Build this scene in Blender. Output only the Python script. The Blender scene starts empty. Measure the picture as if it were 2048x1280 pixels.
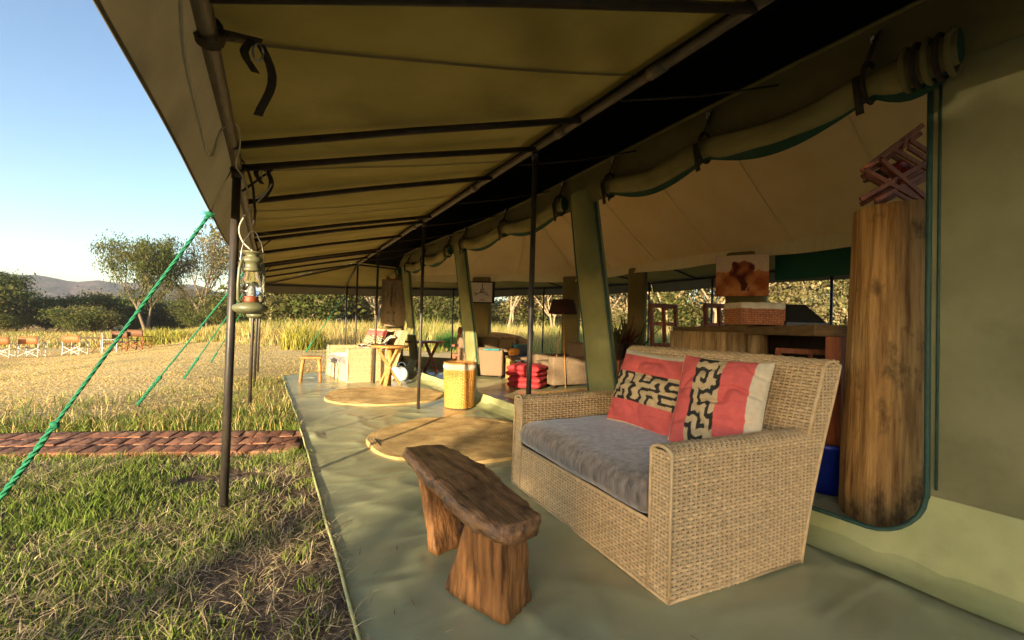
import bpy, bmesh, math, random
import numpy as np
from mathutils import Vector, Matrix, noise
rnd = random.Random(7)
PI = math.pi
C = bpy.context.scene
COL = C.collection

# ------------------------------------------------------------------ camera, sky, sun, exposure
cam_d = bpy.data.cameras.new('camera'); cam = bpy.data.objects.new('camera', cam_d); COL.objects.link(cam)
cam_d.sensor_width = 36.0; cam_d.lens = 867.9/2048*36.0
cam_d.clip_start = .05; cam_d.clip_end = 6000
YAW, PIT, ROL = .50800, .01753, .02883
def cam_axes():
    cy, sy = math.cos(YAW), math.sin(YAW)
    f = Vector((sy*math.cos(PIT), cy*math.cos(PIT), math.sin(PIT)))
    r0 = Vector((cy, -sy, 0)); u0 = r0.cross(f)
    c, s = math.cos(ROL), math.sin(ROL)
    return c*r0+s*u0, -s*r0+c*u0, f
_r, _u, _f = cam_axes()
cam.matrix_world = Matrix(((_r.x, _u.x, -_f.x, 0), (_r.y, _u.y, -_f.y, 0), (_r.z, _u.z, -_f.z, 1.10), (0, 0, 0, 1)))
C.camera = cam
SUN_EL, SUN_AZ = math.radians(9.5), math.radians(228)     # azimuth clockwise from +Y
W = bpy.data.worlds.new('World'); C.world = W; W.use_nodes = True
wn = W.node_tree.nodes; wl = W.node_tree.links
bg = wn['Background']; sky = wn.new('ShaderNodeTexSky'); sky.sky_type = 'NISHITA'; sky.sun_disc = False
sky.sun_elevation = SUN_EL; sky.sun_rotation = SUN_AZ; sky.air_density = 1.0; sky.dust_density = 1.0; sky.ozone_density = 1.6
v1 = wn.new('ShaderNodeVectorMath'); v1.operation = 'SCALE'; v1.inputs['Scale'].default_value = .12
gm = wn.new('ShaderNodeGamma'); gm.inputs[1].default_value = 1.24
v2 = wn.new('ShaderNodeVectorMath'); v2.operation = 'SCALE'; v2.inputs['Scale'].default_value = 1/.12
wl.new(sky.outputs[0], v1.inputs[0]); wl.new(v1.outputs[0], gm.inputs[0]); wl.new(gm.outputs[0], v2.inputs[0]); wl.new(v2.outputs[0], bg.inputs[0]); bg.inputs[1].default_value = .14
sd = bpy.data.lights.new('sun', 'SUN'); sd.energy = 5.0; sd.angle = math.radians(.6); sd.color = (1, .80, .52)
sun = bpy.data.objects.new('sun', sd); COL.objects.link(sun); sun.location = (-30, -30, 30)
sdir = Vector((-math.sin(SUN_AZ)*math.cos(SUN_EL), -math.cos(SUN_AZ)*math.cos(SUN_EL), -math.sin(SUN_EL)))
sun.rotation_euler = sdir.to_track_quat('-Z', 'Y').to_euler()
C.view_settings.view_transform = 'Standard'; C.view_settings.look = 'None'
C.view_settings.gamma = 1; C.view_settings.use_curve_mapping = False
C.view_settings.exposure = 1.88
C.render.engine = 'CYCLES'
C.cycles.use_denoising = True
C.cycles.max_bounces = 10; C.cycles.diffuse_bounces = 6; C.cycles.sample_clamp_indirect = 6

# ------------------------------------------------------------------ helpers
class MB:
    def __init__(s): s.v = []; s.f = []; s.c = None; s.mi = []
    def quadgrid(s, fn, nu, nv, closeu=False, flip=False):
        b = len(s.v)
        for j in range(nv+1):
            for i in range(nu+(0 if closeu else 1)): s.v.append(tuple(fn(i/nu, j/nv)))
        n = nu if closeu else nu+1
        for j in range(nv):
            for i in range(nu):
                a = b+j*n+i; d = b+j*n+(i+1) % n; q = (a, d, d+n, a+n)
                s.f.append(q[::-1] if flip else q)
        return s
    def box(s, c, sz, M=None):
        b = len(s.v); x, y, z = sz[0]/2, sz[1]/2, sz[2]/2
        for p in ((-x,-y,-z),(x,-y,-z),(x,y,-z),(-x,y,-z),(-x,-y,z),(x,-y,z),(x,y,z),(-x,y,z)):
            p = Vector(p)
            if M: p = M @ p
            s.v.append(tuple(p+Vector(c)))
        for f in ((0,3,2,1),(4,5,6,7),(0,1,5,4),(1,2,6,5),(2,3,7,6),(3,0,4,7)): s.f.append(tuple(b+i for i in f))
        return s
    def hexa(s, P):     # eight corners, bottom ring then top ring
        b = len(s.v); s.v += [tuple(p) for p in P]
        for f in ((0,3,2,1),(4,5,6,7),(0,1,5,4),(1,2,6,5),(2,3,7,6),(3,0,4,7)): s.f.append(tuple(b+i for i in f))
        return s
    def bar(s, a, c, w, t, up=(0,0,1)):   # rectangular bar from a to c
        a = Vector(a); c = Vector(c); d = (c-a).normalized(); u = Vector(up)
        if abs(d.dot(u)) > .98: u = Vector((1,0,0))
        x = d.cross(u).normalized(); y = x.cross(d)
        P = [a+x*sx*w/2+y*sy*t/2 for sx, sy in ((-1,-1),(1,-1),(1,1),(-1,1))]+[c+x*sx*w/2+y*sy*t/2 for sx, sy in ((-1,-1),(1,-1),(1,1),(-1,1))]
        return s.hexa(P)
    def tube(s, pts, r, n=8, cap=True):
        pts = [Vector(p) for p in pts]; m = len(pts)
        rs = list(r) if isinstance(r, (list, tuple)) else [r]*m
        b = len(s.v); ref = None
        for i, p in enumerate(pts):
            d = (pts[min(i+1, m-1)]-pts[max(i-1, 0)])
            d = d.normalized() if d.length > 1e-9 else Vector((0,0,1))
            if ref is None: ref = Vector((1,0,0)) if abs(d.x) < .9 else Vector((0,1,0))
            x = (ref-d*ref.dot(d)); x = x.normalized() if x.length > 1e-6 else d.orthogonal().normalized(); ref = x; y = d.cross(x)
            for k in range(n):
                a = 2*PI*k/n; s.v.append(tuple(p+(x*math.cos(a)+y*math.sin(a))*rs[i]))
        for i in range(m-1):
            for k in range(n):
                a = b+i*n+k; c = b+i*n+(k+1) % n; s.f.append((a, c, c+n, a+n))
        if cap:
            s.f.append(tuple(b+k for k in range(n))[::-1]); s.f.append(tuple(b+(m-1)*n+k for k in range(n)))
        return s
    def lathe(s, prof, n=24, c=(0,0,0), cap=True):
        b = len(s.v); m = len(prof)
        for r, z in prof:
            for k in range(n):
                a = 2*PI*k/n; s.v.append((c[0]+r*math.cos(a), c[1]+r*math.sin(a), c[2]+z))
        for i in range(m-1):
            for k in range(n):
                a = b+i*n+k; d = b+i*n+(k+1) % n; s.f.append((a, d, d+n, a+n))
        if cap:
            s.f.append(tuple(b+k for k in range(n))[::-1]); s.f.append(tuple(b+(m-1)*n+k for k in range(n)))
        return s
    def rbox(s, c, sz, r=.05, n=6, M=None, fn=None):   # rounded box
        h = Vector(sz)/2; r = min(r, h.x*.999, h.y*.999, h.z*.999); idx = {}
        def vert(p):
            k = tuple(round(t, 5) for t in p)
            if k in idx: return idx[k]
            q = Vector([max(-(h[i]-r), min(h[i]-r, p[i])) for i in range(3)]); d = Vector(p)-q
            o = q+(d.normalized()*r if d.length > 1e-9 else Vector())
            if fn: o = Vector(fn(o, h))
            if M: o = M @ o
            s.v.append(tuple(o+Vector(c))); idx[k] = len(s.v)-1; return idx[k]
        def cl(hh):
            ins = [(-hh+r)+(2*hh-2*r)*k/n for k in range(n+1)]
            return [-hh, -hh+r*.45]+ins+[hh-r*.45, hh]
        L3 = [cl(h[i]) for i in range(3)]
        for ax in range(3):
            u, w = (ax+1) % 3, (ax+2) % 3
            for sg in (-1, 1):
                for i in range(len(L3[u])-1):
                    for j in range(len(L3[w])-1):
                        q = []
                        for di, dj in ((0,0),(1,0),(1,1),(0,1)):
                            p = [0,0,0]; p[ax] = sg*h[ax]; p[u] = L3[u][i+di]; p[w] = L3[w][j+dj]; q.append(vert(p))
                        s.f.append(tuple(q) if sg > 0 else tuple(q[::-1]))
        return s
    def sheet(s, outline, holes=(), to3=None, t=.01):   # flat outline with holes given thickness t
        bm = bmesh.new()
        es = []
        for lp in [outline]+list(holes):
            vs = [bm.verts.new((p[0], p[1], 0)) for p in lp]
            es += [bm.edges.new((vs[i], vs[(i+1) % len(vs)])) for i in range(len(vs))]
        bmesh.ops.triangle_fill(bm, use_beauty=True, use_dissolve=False, edges=es)
        bmesh.ops.recalc_face_normals(bm, faces=bm.faces)
        g = bmesh.ops.extrude_face_region(bm, geom=bm.faces[:])
        for v in [e for e in g['geom'] if isinstance(e, bmesh.types.BMVert)]: v.co.z += t
        bmesh.ops.recalc_face_normals(bm, faces=bm.faces)
        b = len(s.v); bm.verts.index_update()
        for v in bm.verts: s.v.append(tuple(to3(v.co.x, v.co.y, v.co.z) if to3 else v.co))
        for f in bm.faces: s.f.append(tuple(b+v.index for v in f.verts))
        bm.free(); return s
    def xf(s, M):
        s.v = [tuple(M @ Vector(v)) for v in s.v]; return s
    def jitter(s, a, sc=3, seed=0):
        o = []
        for v in s.v:
            n = noise.noise_vector(Vector(v)*sc+Vector((seed*7.3, seed, 0))); o.append((v[0]+n.x*a, v[1]+n.y*a, v[2]+n.z*a))
        s.v = o; return s

def link(o, parent=None):
    COL.objects.link(o)
    if parent is not None: o.parent = parent
    return o
def obj(name, mb, mat, parent=None, smooth=True, off=None, bevel=0, seg=2, fixn=False):
    me = bpy.data.meshes.new(name)
    v = mb.v if off is None else [(a-off[0], b-off[1], c-off[2]) for a, b, c in mb.v]
    me.from_pydata(v, [], mb.f)
    if fixn:
        bm = bmesh.new(); bm.from_mesh(me); bmesh.ops.recalc_face_normals(bm, faces=bm.faces); bm.to_mesh(me); bm.free()
    me.materials.append(mat)
    if mb.mi:
        me.polygons.foreach_set('material_index', mb.mi)
    if mb.c is not None:
        a = me.color_attributes.new('col', 'FLOAT_COLOR', 'POINT')
        arr = np.ones((len(v), 4), np.float32); arr[:, :3] = np.array(mb.c, np.float32); a.data.foreach_set('color', arr.ravel())
    if smooth:
        me.polygons.foreach_set('use_smooth', [True]*len(me.polygons))
    o = bpy.data.objects.new(name, me); link(o, parent)
    if smooth == 'auto' or bevel:
        if bevel:
            b = o.modifiers.new('bevel', 'BEVEL'); b.width = bevel; b.segments = seg; b.limit_method = 'ANGLE'; b.angle_limit = math.radians(40)
    if smooth == 'auto':
        try: me.set_sharp_from_angle(angle=math.radians(38))
        except Exception: pass
    me.update()
    return o
def tag(o, label=None, cat=None, group=None, kind=None):
    if label: o['label'] = label
    if cat: o['category'] = cat
    if group: o['group'] = group
    if kind: o['kind'] = kind
    return o
def thing(name, label, cat, loc=(0,0,0), rz=0, group=None):
    o = bpy.data.objects.new(name, None); o.empty_display_size = .1; link(o)
    o.location = loc; o.rotation_euler = (0, 0, rz)
    return tag(o, label, cat, group)
def dup(root, loc, rz=0, label=None, group=None, scale=None):
    r = root.copy(); COL.objects.link(r); r.location = loc; r.rotation_euler = (0, 0, rz)
    if scale is not None: r.scale = scale if isinstance(scale, (tuple, list)) else (scale,)*3
    if label: r['label'] = label
    if group: r['group'] = group
    for ch in list(root.children):
        c = ch.copy(); COL.objects.link(c); c.parent = r
        for g in ch.children:
            d = g.copy(); COL.objects.link(d); d.parent = c
    return r
def S(x): x = min(1., max(0., x)); return x*x*(3-2*x)
def ter(x, y): return -.95*S((-x-.8)/9.5)*S((y-2)/14)

# ------------------------------------------------------------------ materials
def mat(name, col, col2=None, rough=.8, nscale=6, stretch=(1,1,1), bump=0, bscale=30, spec=.3, objvar=0, transl=0, ramp=(.35,.65), detail=6, metal=0, bstretch=None, attr=None, sheen=0, dist=.01, stain=None, ridged=False):
    m = bpy.data.materials.new(name); m.use_nodes = True; nt = m.node_tree; N = nt.nodes; L = nt.links
    b = N['Principled BSDF']; out = N['Material Output']
    b.inputs['Roughness'].default_value = rough; b.inputs['Specular IOR Level'].default_value = spec; b.inputs['Metallic'].default_value = metal
    if sheen: b.inputs['Sheen Weight'].default_value = sheen
    tc = N.new('ShaderNodeTexCoord'); mp = N.new('ShaderNodeMapping'); mp.inputs['Scale'].default_value = stretch
    L.new(tc.outputs['Object'], mp.inputs[0])
    ns = N.new('ShaderNodeTexNoise'); ns.inputs['Scale'].default_value = nscale; ns.inputs['Detail'].default_value = detail; ns.inputs['Roughness'].default_value = .6
    L.new(mp.outputs[0], ns.inputs['Vector'])
    if objvar:
        oi = N.new('ShaderNodeObjectInfo'); va = N.new('ShaderNodeVectorMath'); va.operation = 'SCALE'; va.inputs[0].default_value = (37, 19, 53)
        L.new(oi.outputs['Random'], va.inputs['Scale']); L.new(va.outputs[0], mp.inputs['Location'])
    rp = N.new('ShaderNodeValToRGB'); rp.color_ramp.elements[0].position = ramp[0]; rp.color_ramp.elements[1].position = ramp[1]
    rp.color_ramp.elements[0].color = (*col, 1); rp.color_ramp.elements[1].color = (*(col2 or [c*1.25 for c in col]), 1)
    L.new(ns.outputs['Fac'], rp.inputs[0]); csock = rp.outputs[0]
    if stain:
        sc_, ssc, lo, hi, amt = stain; n3 = N.new('ShaderNodeTexNoise'); n3.inputs['Scale'].default_value = ssc; n3.inputs['Detail'].default_value = 7; n3.inputs['Roughness'].default_value = .65
        m3 = N.new('ShaderNodeMapping'); m3.inputs['Scale'].default_value = (1, 1, .55) if name.startswith(('log','leg')) else (1,1,1); m3.inputs['Location'].default_value = (3.3, 1.1, 7.7); L.new(tc.outputs['Object'], m3.inputs[0]); L.new(m3.outputs[0], n3.inputs['Vector'])
        r3 = N.new('ShaderNodeMapRange'); r3.inputs[1].default_value = lo; r3.inputs[2].default_value = hi; r3.inputs[4].default_value = amt; L.new(n3.outputs['Fac'], r3.inputs[0])
        x3 = N.new('ShaderNodeMix'); x3.data_type = 'RGBA'; L.new(r3.outputs[0], x3.inputs[0]); L.new(csock, x3.inputs[6]); x3.inputs[7].default_value = (*sc_, 1); csock = x3.outputs[2]
    if attr:
        at = N.new('ShaderNodeVertexColor'); at.layer_name = 'col'
        mx = N.new('ShaderNodeMix'); mx.data_type = 'RGBA'; mx.blend_type = 'MULTIPLY'; mx.inputs[0].default_value = 1
        L.new(at.outputs[0], mx.inputs[6]); L.new(csock, mx.inputs[7]); csock = mx.outputs[2]
    if objvar:
        hs = N.new('ShaderNodeHueSaturation'); mr = N.new('ShaderNodeMapRange'); mr.inputs[3].default_value = 1-objvar; mr.inputs[4].default_value = 1+objvar
        L.new(oi.outputs['Random'], mr.inputs[0]); L.new(mr.outputs[0], hs.inputs['Value']); L.new(csock, hs.inputs['Color']); csock = hs.outputs[0]
    L.new(csock, b.inputs['Base Color'])
    if bump:
        n2 = N.new('ShaderNodeTexNoise'); n2.inputs['Scale'].default_value = bscale; n2.inputs['Detail'].default_value = 5
        if ridged: n2.noise_type = 'RIDGED_MULTIFRACTAL'; n2.normalize = True; n2.inputs['Distortion'].default_value = .4
        m2 = N.new('ShaderNodeMapping'); m2.inputs['Scale'].default_value = bstretch or stretch; L.new(tc.outputs['Object'], m2.inputs[0]); L.new(m2.outputs[0], n2.inputs['Vector'])
        bp = N.new('ShaderNodeBump'); bp.inputs['Strength'].default_value = bump; bp.inputs['Distance'].default_value = dist
        L.new(n2.outputs['Fac'], bp.inputs['Height']); L.new(bp.outputs[0], b.inputs['Normal'])
    if transl:
        tr = N.new('ShaderNodeBsdfTranslucent'); L.new(csock, tr.inputs[0]); ms = N.new('ShaderNodeMixShader'); ms.inputs[0].default_value = transl
        L.new(b.outputs[0], ms.inputs[1]); L.new(tr.outputs[0], ms.inputs[2]); L.new(ms.outputs[0], out.inputs[0])
    return m
M = {}
M['canvas'] = mat('canvas_olive', (.15,.125,.045), (.19,.155,.06), .85, 3, bump=.35, bscale=5, transl=.04, detail=8, dist=.03)
M['roofcanvas'] = mat('canvas_roof', (.235,.178,.036), (.315,.24,.058), .85, 1.6, bump=.3, bscale=3, transl=.05, detail=8, dist=.04)
M['flapcanvas'] = mat('canvas_valance', (.13,.105,.055), (.175,.145,.075), .85, 2.5, bump=.3, bscale=4, transl=.12, dist=.03)
M['wallcanvas'] = mat('canvas_wall', (.175,.172,.085), (.235,.228,.115), .8, 2.2, bump=.5, bscale=2.0, bstretch=(1,1.6,.5), transl=.03, detail=7, dist=.05, ridged=True, stain=((.11,.105,.05), 1.6, .5, .7, .6))
M['pillarcanvas'] = mat('canvas_pillar', (.20,.20,.075), (.26,.25,.10), .8, 3, bump=.4, bscale=4, bstretch=(1,3,.6), dist=.03)
M['skirtcanvas'] = mat('canvas_skirt', (.33,.35,.155), (.43,.44,.21), .7, 3, bump=.5, bscale=2.2, bstretch=(1,1,2.2), dist=.04, ridged=True, stain=((.24,.22,.11), 2.3, .52, .72, .6))
M['rollcanvas'] = mat('canvas_rolled', (.23,.19,.065), (.30,.245,.09), .85, 4, bump=.5, bscale=6, bstretch=(1,.5,1.6), dist=.03)
M['greenlining'] = mat('green_lining', (.012,.05,.03), (.02,.075,.045), .7, 4, bump=.3, bscale=8)
M['greensheet'] = mat('green_sheet', (.012,.075,.04), (.02,.10,.05), .8, 2, bump=.3, bscale=4, transl=.25)
M['liner'] = mat('ceiling_liner', (.76,.58,.29), (.84,.66,.36), .85, 1.4, bump=.12, bscale=2.5, dist=.04)
M['linerband'] = mat('liner_valance', (.74,.62,.36), (.80,.69,.42), .85, 9, stretch=(1,3,.6), bump=.3, bscale=6, transl=.2)
M['fly'] = mat('dark_fly', (.012,.011,.009), (.018,.016,.012), .95, 3, spec=.05)
M['zip'] = mat('green_piping', (.02,.055,.045), (.035,.08,.06), .6, 20)
M['steel'] = mat('painted_steel', (.022,.020,.018), (.055,.042,.03), .45, 14, stretch=(1,1,.25), spec=.45, bump=.15, bscale=60)
M['rib'] = mat('rib_steel', (.025,.017,.011), (.05,.032,.02), .5, 10, spec=.4)
M['rustpipe'] = mat('weathered_pipe', (.085,.065,.045), (.17,.13,.09), .5, 12, stretch=(3,.6,3), spec=.5, bump=.2, bscale=50)
M['strap'] = mat('webbing', (.03,.02,.012), (.05,.035,.02), .8, 40, bump=.3, bscale=200)
M['buckle'] = mat('buckle_metal', (.4,.38,.35), None, .3, 20, metal=.9)
M['cable'] = mat('pale_cable', (.42,.38,.28), (.5,.46,.36), .5, 30)
M['rope'] = mat('green_rope', (.006,.12,.055), (.02,.24,.12), .6, 220, bump=.6, bscale=260)
M['lantern'] = mat('lantern_paint', (.10,.105,.05), (.17,.165,.085), .4, 14, spec=.6)
M['mat_sheet'] = mat('ground_canvas', (.32,.33,.18), (.44,.44,.25), .30, 1.3, stretch=(1,1.5,1), bump=.75, bscale=2.6, bstretch=(.8,2.4,1), spec=.45, detail=9, dist=.02, ridged=True, stain=((.27,.235,.13), 1.1, .52, .75, .55))
M['sisal'] = mat('sisal', (.42,.26,.095), (.70,.49,.21), .9, 5, bump=.8, bscale=120, detail=8, attr=True)
M['rattan'] = mat('rattan_strand', (.57,.41,.225), (.82,.625,.365), .55, 22, bump=.25, bscale=160, spec=.35, attr=True, ramp=(.25,.7))
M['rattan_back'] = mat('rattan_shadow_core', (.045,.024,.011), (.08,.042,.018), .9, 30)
M['cane'] = mat('cane_strand', (.60,.26,.045), (.80,.40,.09), .5, 30, spec=.4, attr=True)
M['redcane'] = mat('red_cane_strand', (.36,.13,.05), (.55,.22,.09), .5, 30, spec=.4, attr=True)
M['linen'] = mat('linen', (.55,.48,.34), (.68,.6,.45), .9, 12, bump=.4, bscale=40)
M['greyfur'] = mat('grey_velvet', (.055,.044,.037), (.31,.255,.215), .9, 14, stretch=(2.2,2.2,.55), bump=.5, bscale=60, bstretch=(2,2,.4), sheen=.6, detail=10, ramp=(.3,.72))
M['print'] = mat('printed_cloth', (.86,.86,.86), (1,1,1), .9, 30, bump=.4, bscale=14, attr=True, detail=8)
M['blackcloth'] = mat('black_cloth', (.012,.011,.012), (.02,.018,.018), .9, 20)
M['darkwood'] = mat('aged_wood', (.055,.028,.013), (.40,.215,.10), .34, 5, stretch=(7,1.0,7), bump=.5, bscale=9, bstretch=(16,1.4,16), spec=.4, detail=10, ramp=(.3,.72), stain=((.014,.011,.010), 7, .54, .66, .7))
M['legwood'] = mat('leg_wood', (.07,.028,.009), (.44,.20,.065), .55, 4, stretch=(7,7,.9), bump=.8, bscale=8, bstretch=(9,9,.8), spec=.35, detail=10, ramp=(.28,.7), stain=((.02,.012,.008), 6, .56, .68, .85))
M['logwood'] = mat('log_wood', (.19,.08,.02), (.64,.38,.14), .6, 3.2, stretch=(9,9,.55), bump=.8, bscale=7, bstretch=(22,22,.8), detail=10, ramp=(.3,.62), stain=((.055,.03,.014), 6, .54, .66, .75))
M['loghalf'] = mat('bar_log_wood', (.30,.20,.10), (.68,.50,.28), .7, 5, stretch=(4,4,.6), bump=.5, bscale=10, bstretch=(8,8,.7), objvar=.4, detail=8)
M['redwood'] = mat('red_wood', (.17,.04,.012), (.31,.09,.028), .45, 5, stretch=(5,5,1), bump=.3, bscale=20, spec=.4)
M['orangewood'] = mat('orange_wood', (.36,.16,.045), (.52,.27,.09), .5, 5, stretch=(3,3,3), bump=.4, bscale=14)
M['blackplank'] = mat('dark_panel', (.02,.012,.008), (.035,.02,.012), .8, 5)
M['bartop'] = mat('bar_top_wood', (.12,.075,.035), (.23,.15,.075), .5, 6, stretch=(1,1,6), bump=.4, bscale=12)
M['tweed'] = mat('brown_tweed', (.12,.085,.05), (.28,.20,.125), .95, 70, bump=.6, bscale=160, detail=8, ramp=(.3,.7))
M['browncush'] = mat('khaki_cloth', (.11,.08,.04), (.15,.11,.055), .9, 20, bump=.4, bscale=30)
M['redcush'] = mat('red_cloth', (.34,.022,.03), (.50,.045,.05), .85, 9, bump=.4, bscale=25)
M['teal'] = mat('teal_cloth', (.02,.17,.20), (.05,.30,.33), .9, 20)
M['bluegrey'] = mat('blue_grey_cloth', (.05,.07,.10), (.09,.11,.15), .9, 12)
M['shade'] = mat('lamp_shade_cloth', (.035,.012,.010), (.05,.018,.014), .9, 20)
M['paint_art'] = mat('painting_print', (.16,.035,.012), (.62,.30,.12), .7, 5, detail=8, ramp=(.38,.62))
M['paper'] = mat('cream_paper', (.52,.45,.36), (.62,.55,.45), .85, 5)
M['ink'] = mat('ink', (.02,.018,.015), None, .9)
M['bluepl'] = mat('blue_plastic', (.006,.022,.30), (.01,.03,.38), .35, 5, spec=.5)
M['blackpl'] = mat('black_plastic', (.012,.012,.014), None, .35, 5, spec=.5)
M['white'] = mat('white_paint', (.52,.50,.46), (.62,.60,.56), .5, 10)
M['brownleather'] = mat('tan_leather', (.24,.085,.025), (.34,.13,.045), .6, 6)
M['darkleather'] = mat('brown_leather', (.10,.045,.02), (.14,.065,.03), .6, 6)
M['brick'] = mat('clay_brick', (.20,.07,.036), (.40,.20,.11), .95, 7, bump=.7, bscale=30, objvar=.3, detail=8)
M['bark'] = mat('bark_dark', (.10,.075,.045), (.20,.15,.10), .9, 8, stretch=(2,2,.6), bump=.6, bscale=10)
M['barkpale'] = mat('bark_pale', (.20,.15,.09), (.36,.28,.175), .9, 6, stretch=(2,2,.6), bump=.4, bscale=10)
M['leaf'] = mat('leaf', (.85,.85,.85), (1,1,1), .7, 2, attr=True, transl=.45, spec=.15, objvar=.22)
M['blade'] = mat('grass_blade', (.9,.9,.9), (1,1,1), .75, 2, attr=True, transl=.3, spec=.15)
M['terracotta'] = mat('planter_dark', (.05,.03,.02), (.08,.05,.03), .8, 10)
gl = bpy.data.materials.new('lamp_glass'); gl.use_nodes = True; _b = gl.node_tree.nodes['Principled BSDF']
_b.inputs['Transmission Weight'].default_value = 1; _b.inputs['Roughness'].default_value = .05; _b.inputs['IOR'].default_value = 1.3; _b.inputs['Base Color'].default_value = (.95,.97,.97,1)
M['glass'] = gl

# ------------------------------------------------------------------ ground, hill
def ground_mat():
    m = bpy.data.materials.new('ground_soil_and_stubble'); m.use_nodes = True; nt = m.node_tree; N = nt.nodes; L = nt.links; b = N['Principled BSDF']
    b.inputs['Roughness'].default_value = .95; b.inputs['Specular IOR Level'].default_value = .1
    tc = N.new('ShaderNodeTexCoord'); sp = N.new('ShaderNodeSeparateXYZ'); L.new(tc.outputs['Object'], sp.inputs[0])
    def nz(sc, d=8):
        n = N.new('ShaderNodeTexNoise'); n.inputs['Scale'].default_value = sc; n.inputs['Detail'].default_value = d; L.new(tc.outputs['Object'], n.inputs['Vector']); return n.outputs['Fac']
    def ramp(f, c0, c1, p0=.35, p1=.65):
        r = N.new('ShaderNodeValToRGB'); r.color_ramp.elements[0].position = p0; r.color_ramp.elements[1].position = p1
        r.color_ramp.elements[0].color = (*c0, 1); r.color_ramp.elements[1].color = (*c1, 1); L.new(f, r.inputs[0]); return r.outputs[0]
    def mix(f, a, c):
        x = N.new('ShaderNodeMix'); x.data_type = 'RGBA'; L.new(f, x.inputs[0]); L.new(a, x.inputs[6]); L.new(c, x.inputs[7]); return x.outputs[2]
    soil = ramp(nz(9), (.10,.068,.045), (.17,.12,.08))
    straw = ramp(nz(2.2, 12), (.52,.37,.155), (.64,.48,.22), .3, .7)
    green = ramp(nz(1.4), (.10,.11,.03), (.20,.18,.06))
    mr = N.new('ShaderNodeMapRange'); mr.inputs[1].default_value = 4.0; mr.inputs[2].default_value = 8.5; L.new(sp.outputs['Y'], mr.inputs[0])
    far = mix(ramp(nz(.16, 5), (0,0,0), (1,1,1), .5, .7), straw, green)
    L.new(mix(mr.outputs[0], soil, far), b.inputs['Base Color'])
    bp = N.new('ShaderNodeBump'); bp.inputs['Strength'].default_value = .9; bp.inputs['Distance'].default_value = .05; L.new(nz(16, 10), bp.inputs['Height']); L.new(bp.outputs[0], b.inputs['Normal'])
    return m
def graded(lo, hi, fine, lim):
    v = [0.]; x = 0.; st = fine
    while x < hi: x += st; st = fine if x < lim else st*1.28; v.append(x)
    x = 0.; st = fine
    while x > lo: x -= st; st = fine if -x < lim else st*1.28; v.insert(0, x)
    return v
gx = graded(-1500, 1500, .35, 14); gy = graded(-1500, 1500, .35, 34)
g = MB()
for y in gy:
    for x in gx:
        n = noise.noise(Vector((x*.7, y*.7, 0)))*.02
        g.v.append((x, y, ter(x, y)-.028+(n if abs(x) < 200 else 0)*(0 if (.25 < x < 7.8 and -3 < y < 12.5) else 1)))
for j in range(len(gy)-1):
    for i in range(len(gx)-1):
        a = j*len(gx)+i; g.f.append((a, a+1, a+1+len(gx), a+len(gx)))
tag(obj('ground', g, ground_mat()), kind='structure')
def hillfn(u, v):
    az = math.radians(-75+95*u); r = 620+700*v
    d = math.degrees(az)
    ridge = 57+3*math.sin(d*.5)+2*math.sin(d*1.7+1)-30*S((d+7)/10)-22*S((-20-d)/25)
    h = ridge*S(v/.42)*(1-.35*S((v-.6)/.4))
    n = noise.fractal(Vector((az*14, v*5, 3)), 1, 2, 5)
    return (math.sin(az)*r, math.cos(az)*r, -2+h*(1+.05*n)+3*n*S(v*4)*(1-S((v-.3)*8)))
hill = obj('hill', MB().quadgrid(hillfn, 140, 40), mat('hill_scrub', (.085,.062,.055), (.03,.034,.026), .95, .03, bump=1, bscale=.06, detail=12, ramp=(.4,.6), dist=6))
tag(hill, kind='structure')

# ------------------------------------------------------------------ ground sheet of green canvas
def wr(x, y):
    a = noise.noise(Vector((x*1.5+y*.9, y*1.3-x*.5, 1.7)))
    b = noise.noise(Vector((x*2.2-y*1.2, y*2.6+x*.8, 5.1)))
    c = noise.noise(Vector((x*6, y*2.2, 9)))
    k = (1-abs(a))**11*.016+(1-abs(b))**14*.012+c*.003
    d = noise.noise(Vector((x*.7+y*.25, y*.45, 21))); fl_ = 1.
    for rx, ry, rr in ((1.66,3.98,.86),(1.56,6.72,.87),(4.75,5.0,1.35)): fl_ = min(fl_, S((math.hypot(x-rx, y-ry)-rr*.92)/.15))
    k *= fl_; d = d*fl_-.4*(1-fl_)
    return .006+k*.75*min(1, max(.25, (x-.3)*2))+.006*(d+.4)
gs = MB()
def gsf(u, v):
    y = -2.5+13.4*v
    x0 = .31+.012*noise.noise(Vector((0, y*1.7, 2)))-(.05*S((y-5)/4))+(max(0, y-9.75)*1.35)
    xe = min(6.0, 2.75+(11.3-y)*(3.25/3.4))
    x = x0+(max(xe, x0+.02)-x0)*(u**1.35)
    if 4.35 < y < 4.75 and x < .5: z = .05*math.sin(PI*(y-4.35)/.4)*max(0, 1-(x-.31)/.19)*max(0, (x-.36)/.06 if x < .42 else 1)
    else: z = 0
    return (x, y, wr(x, y)+z)
gs.quadgrid(gsf, 150, 400)
sheet = obj('ground_sheet', gs, M['mat_sheet'], None)
tag(sheet, 'wide sage green canvas ground sheet covering the veranda and tent floor', 'ground sheet')
hem = MB().tube([Vector(gsf(0, k/150))+Vector((-.004, 0, .004)) for k in range(151)], .009, 5)
obj('hem', hem, M['skirtcanvas'], sheet)

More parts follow.
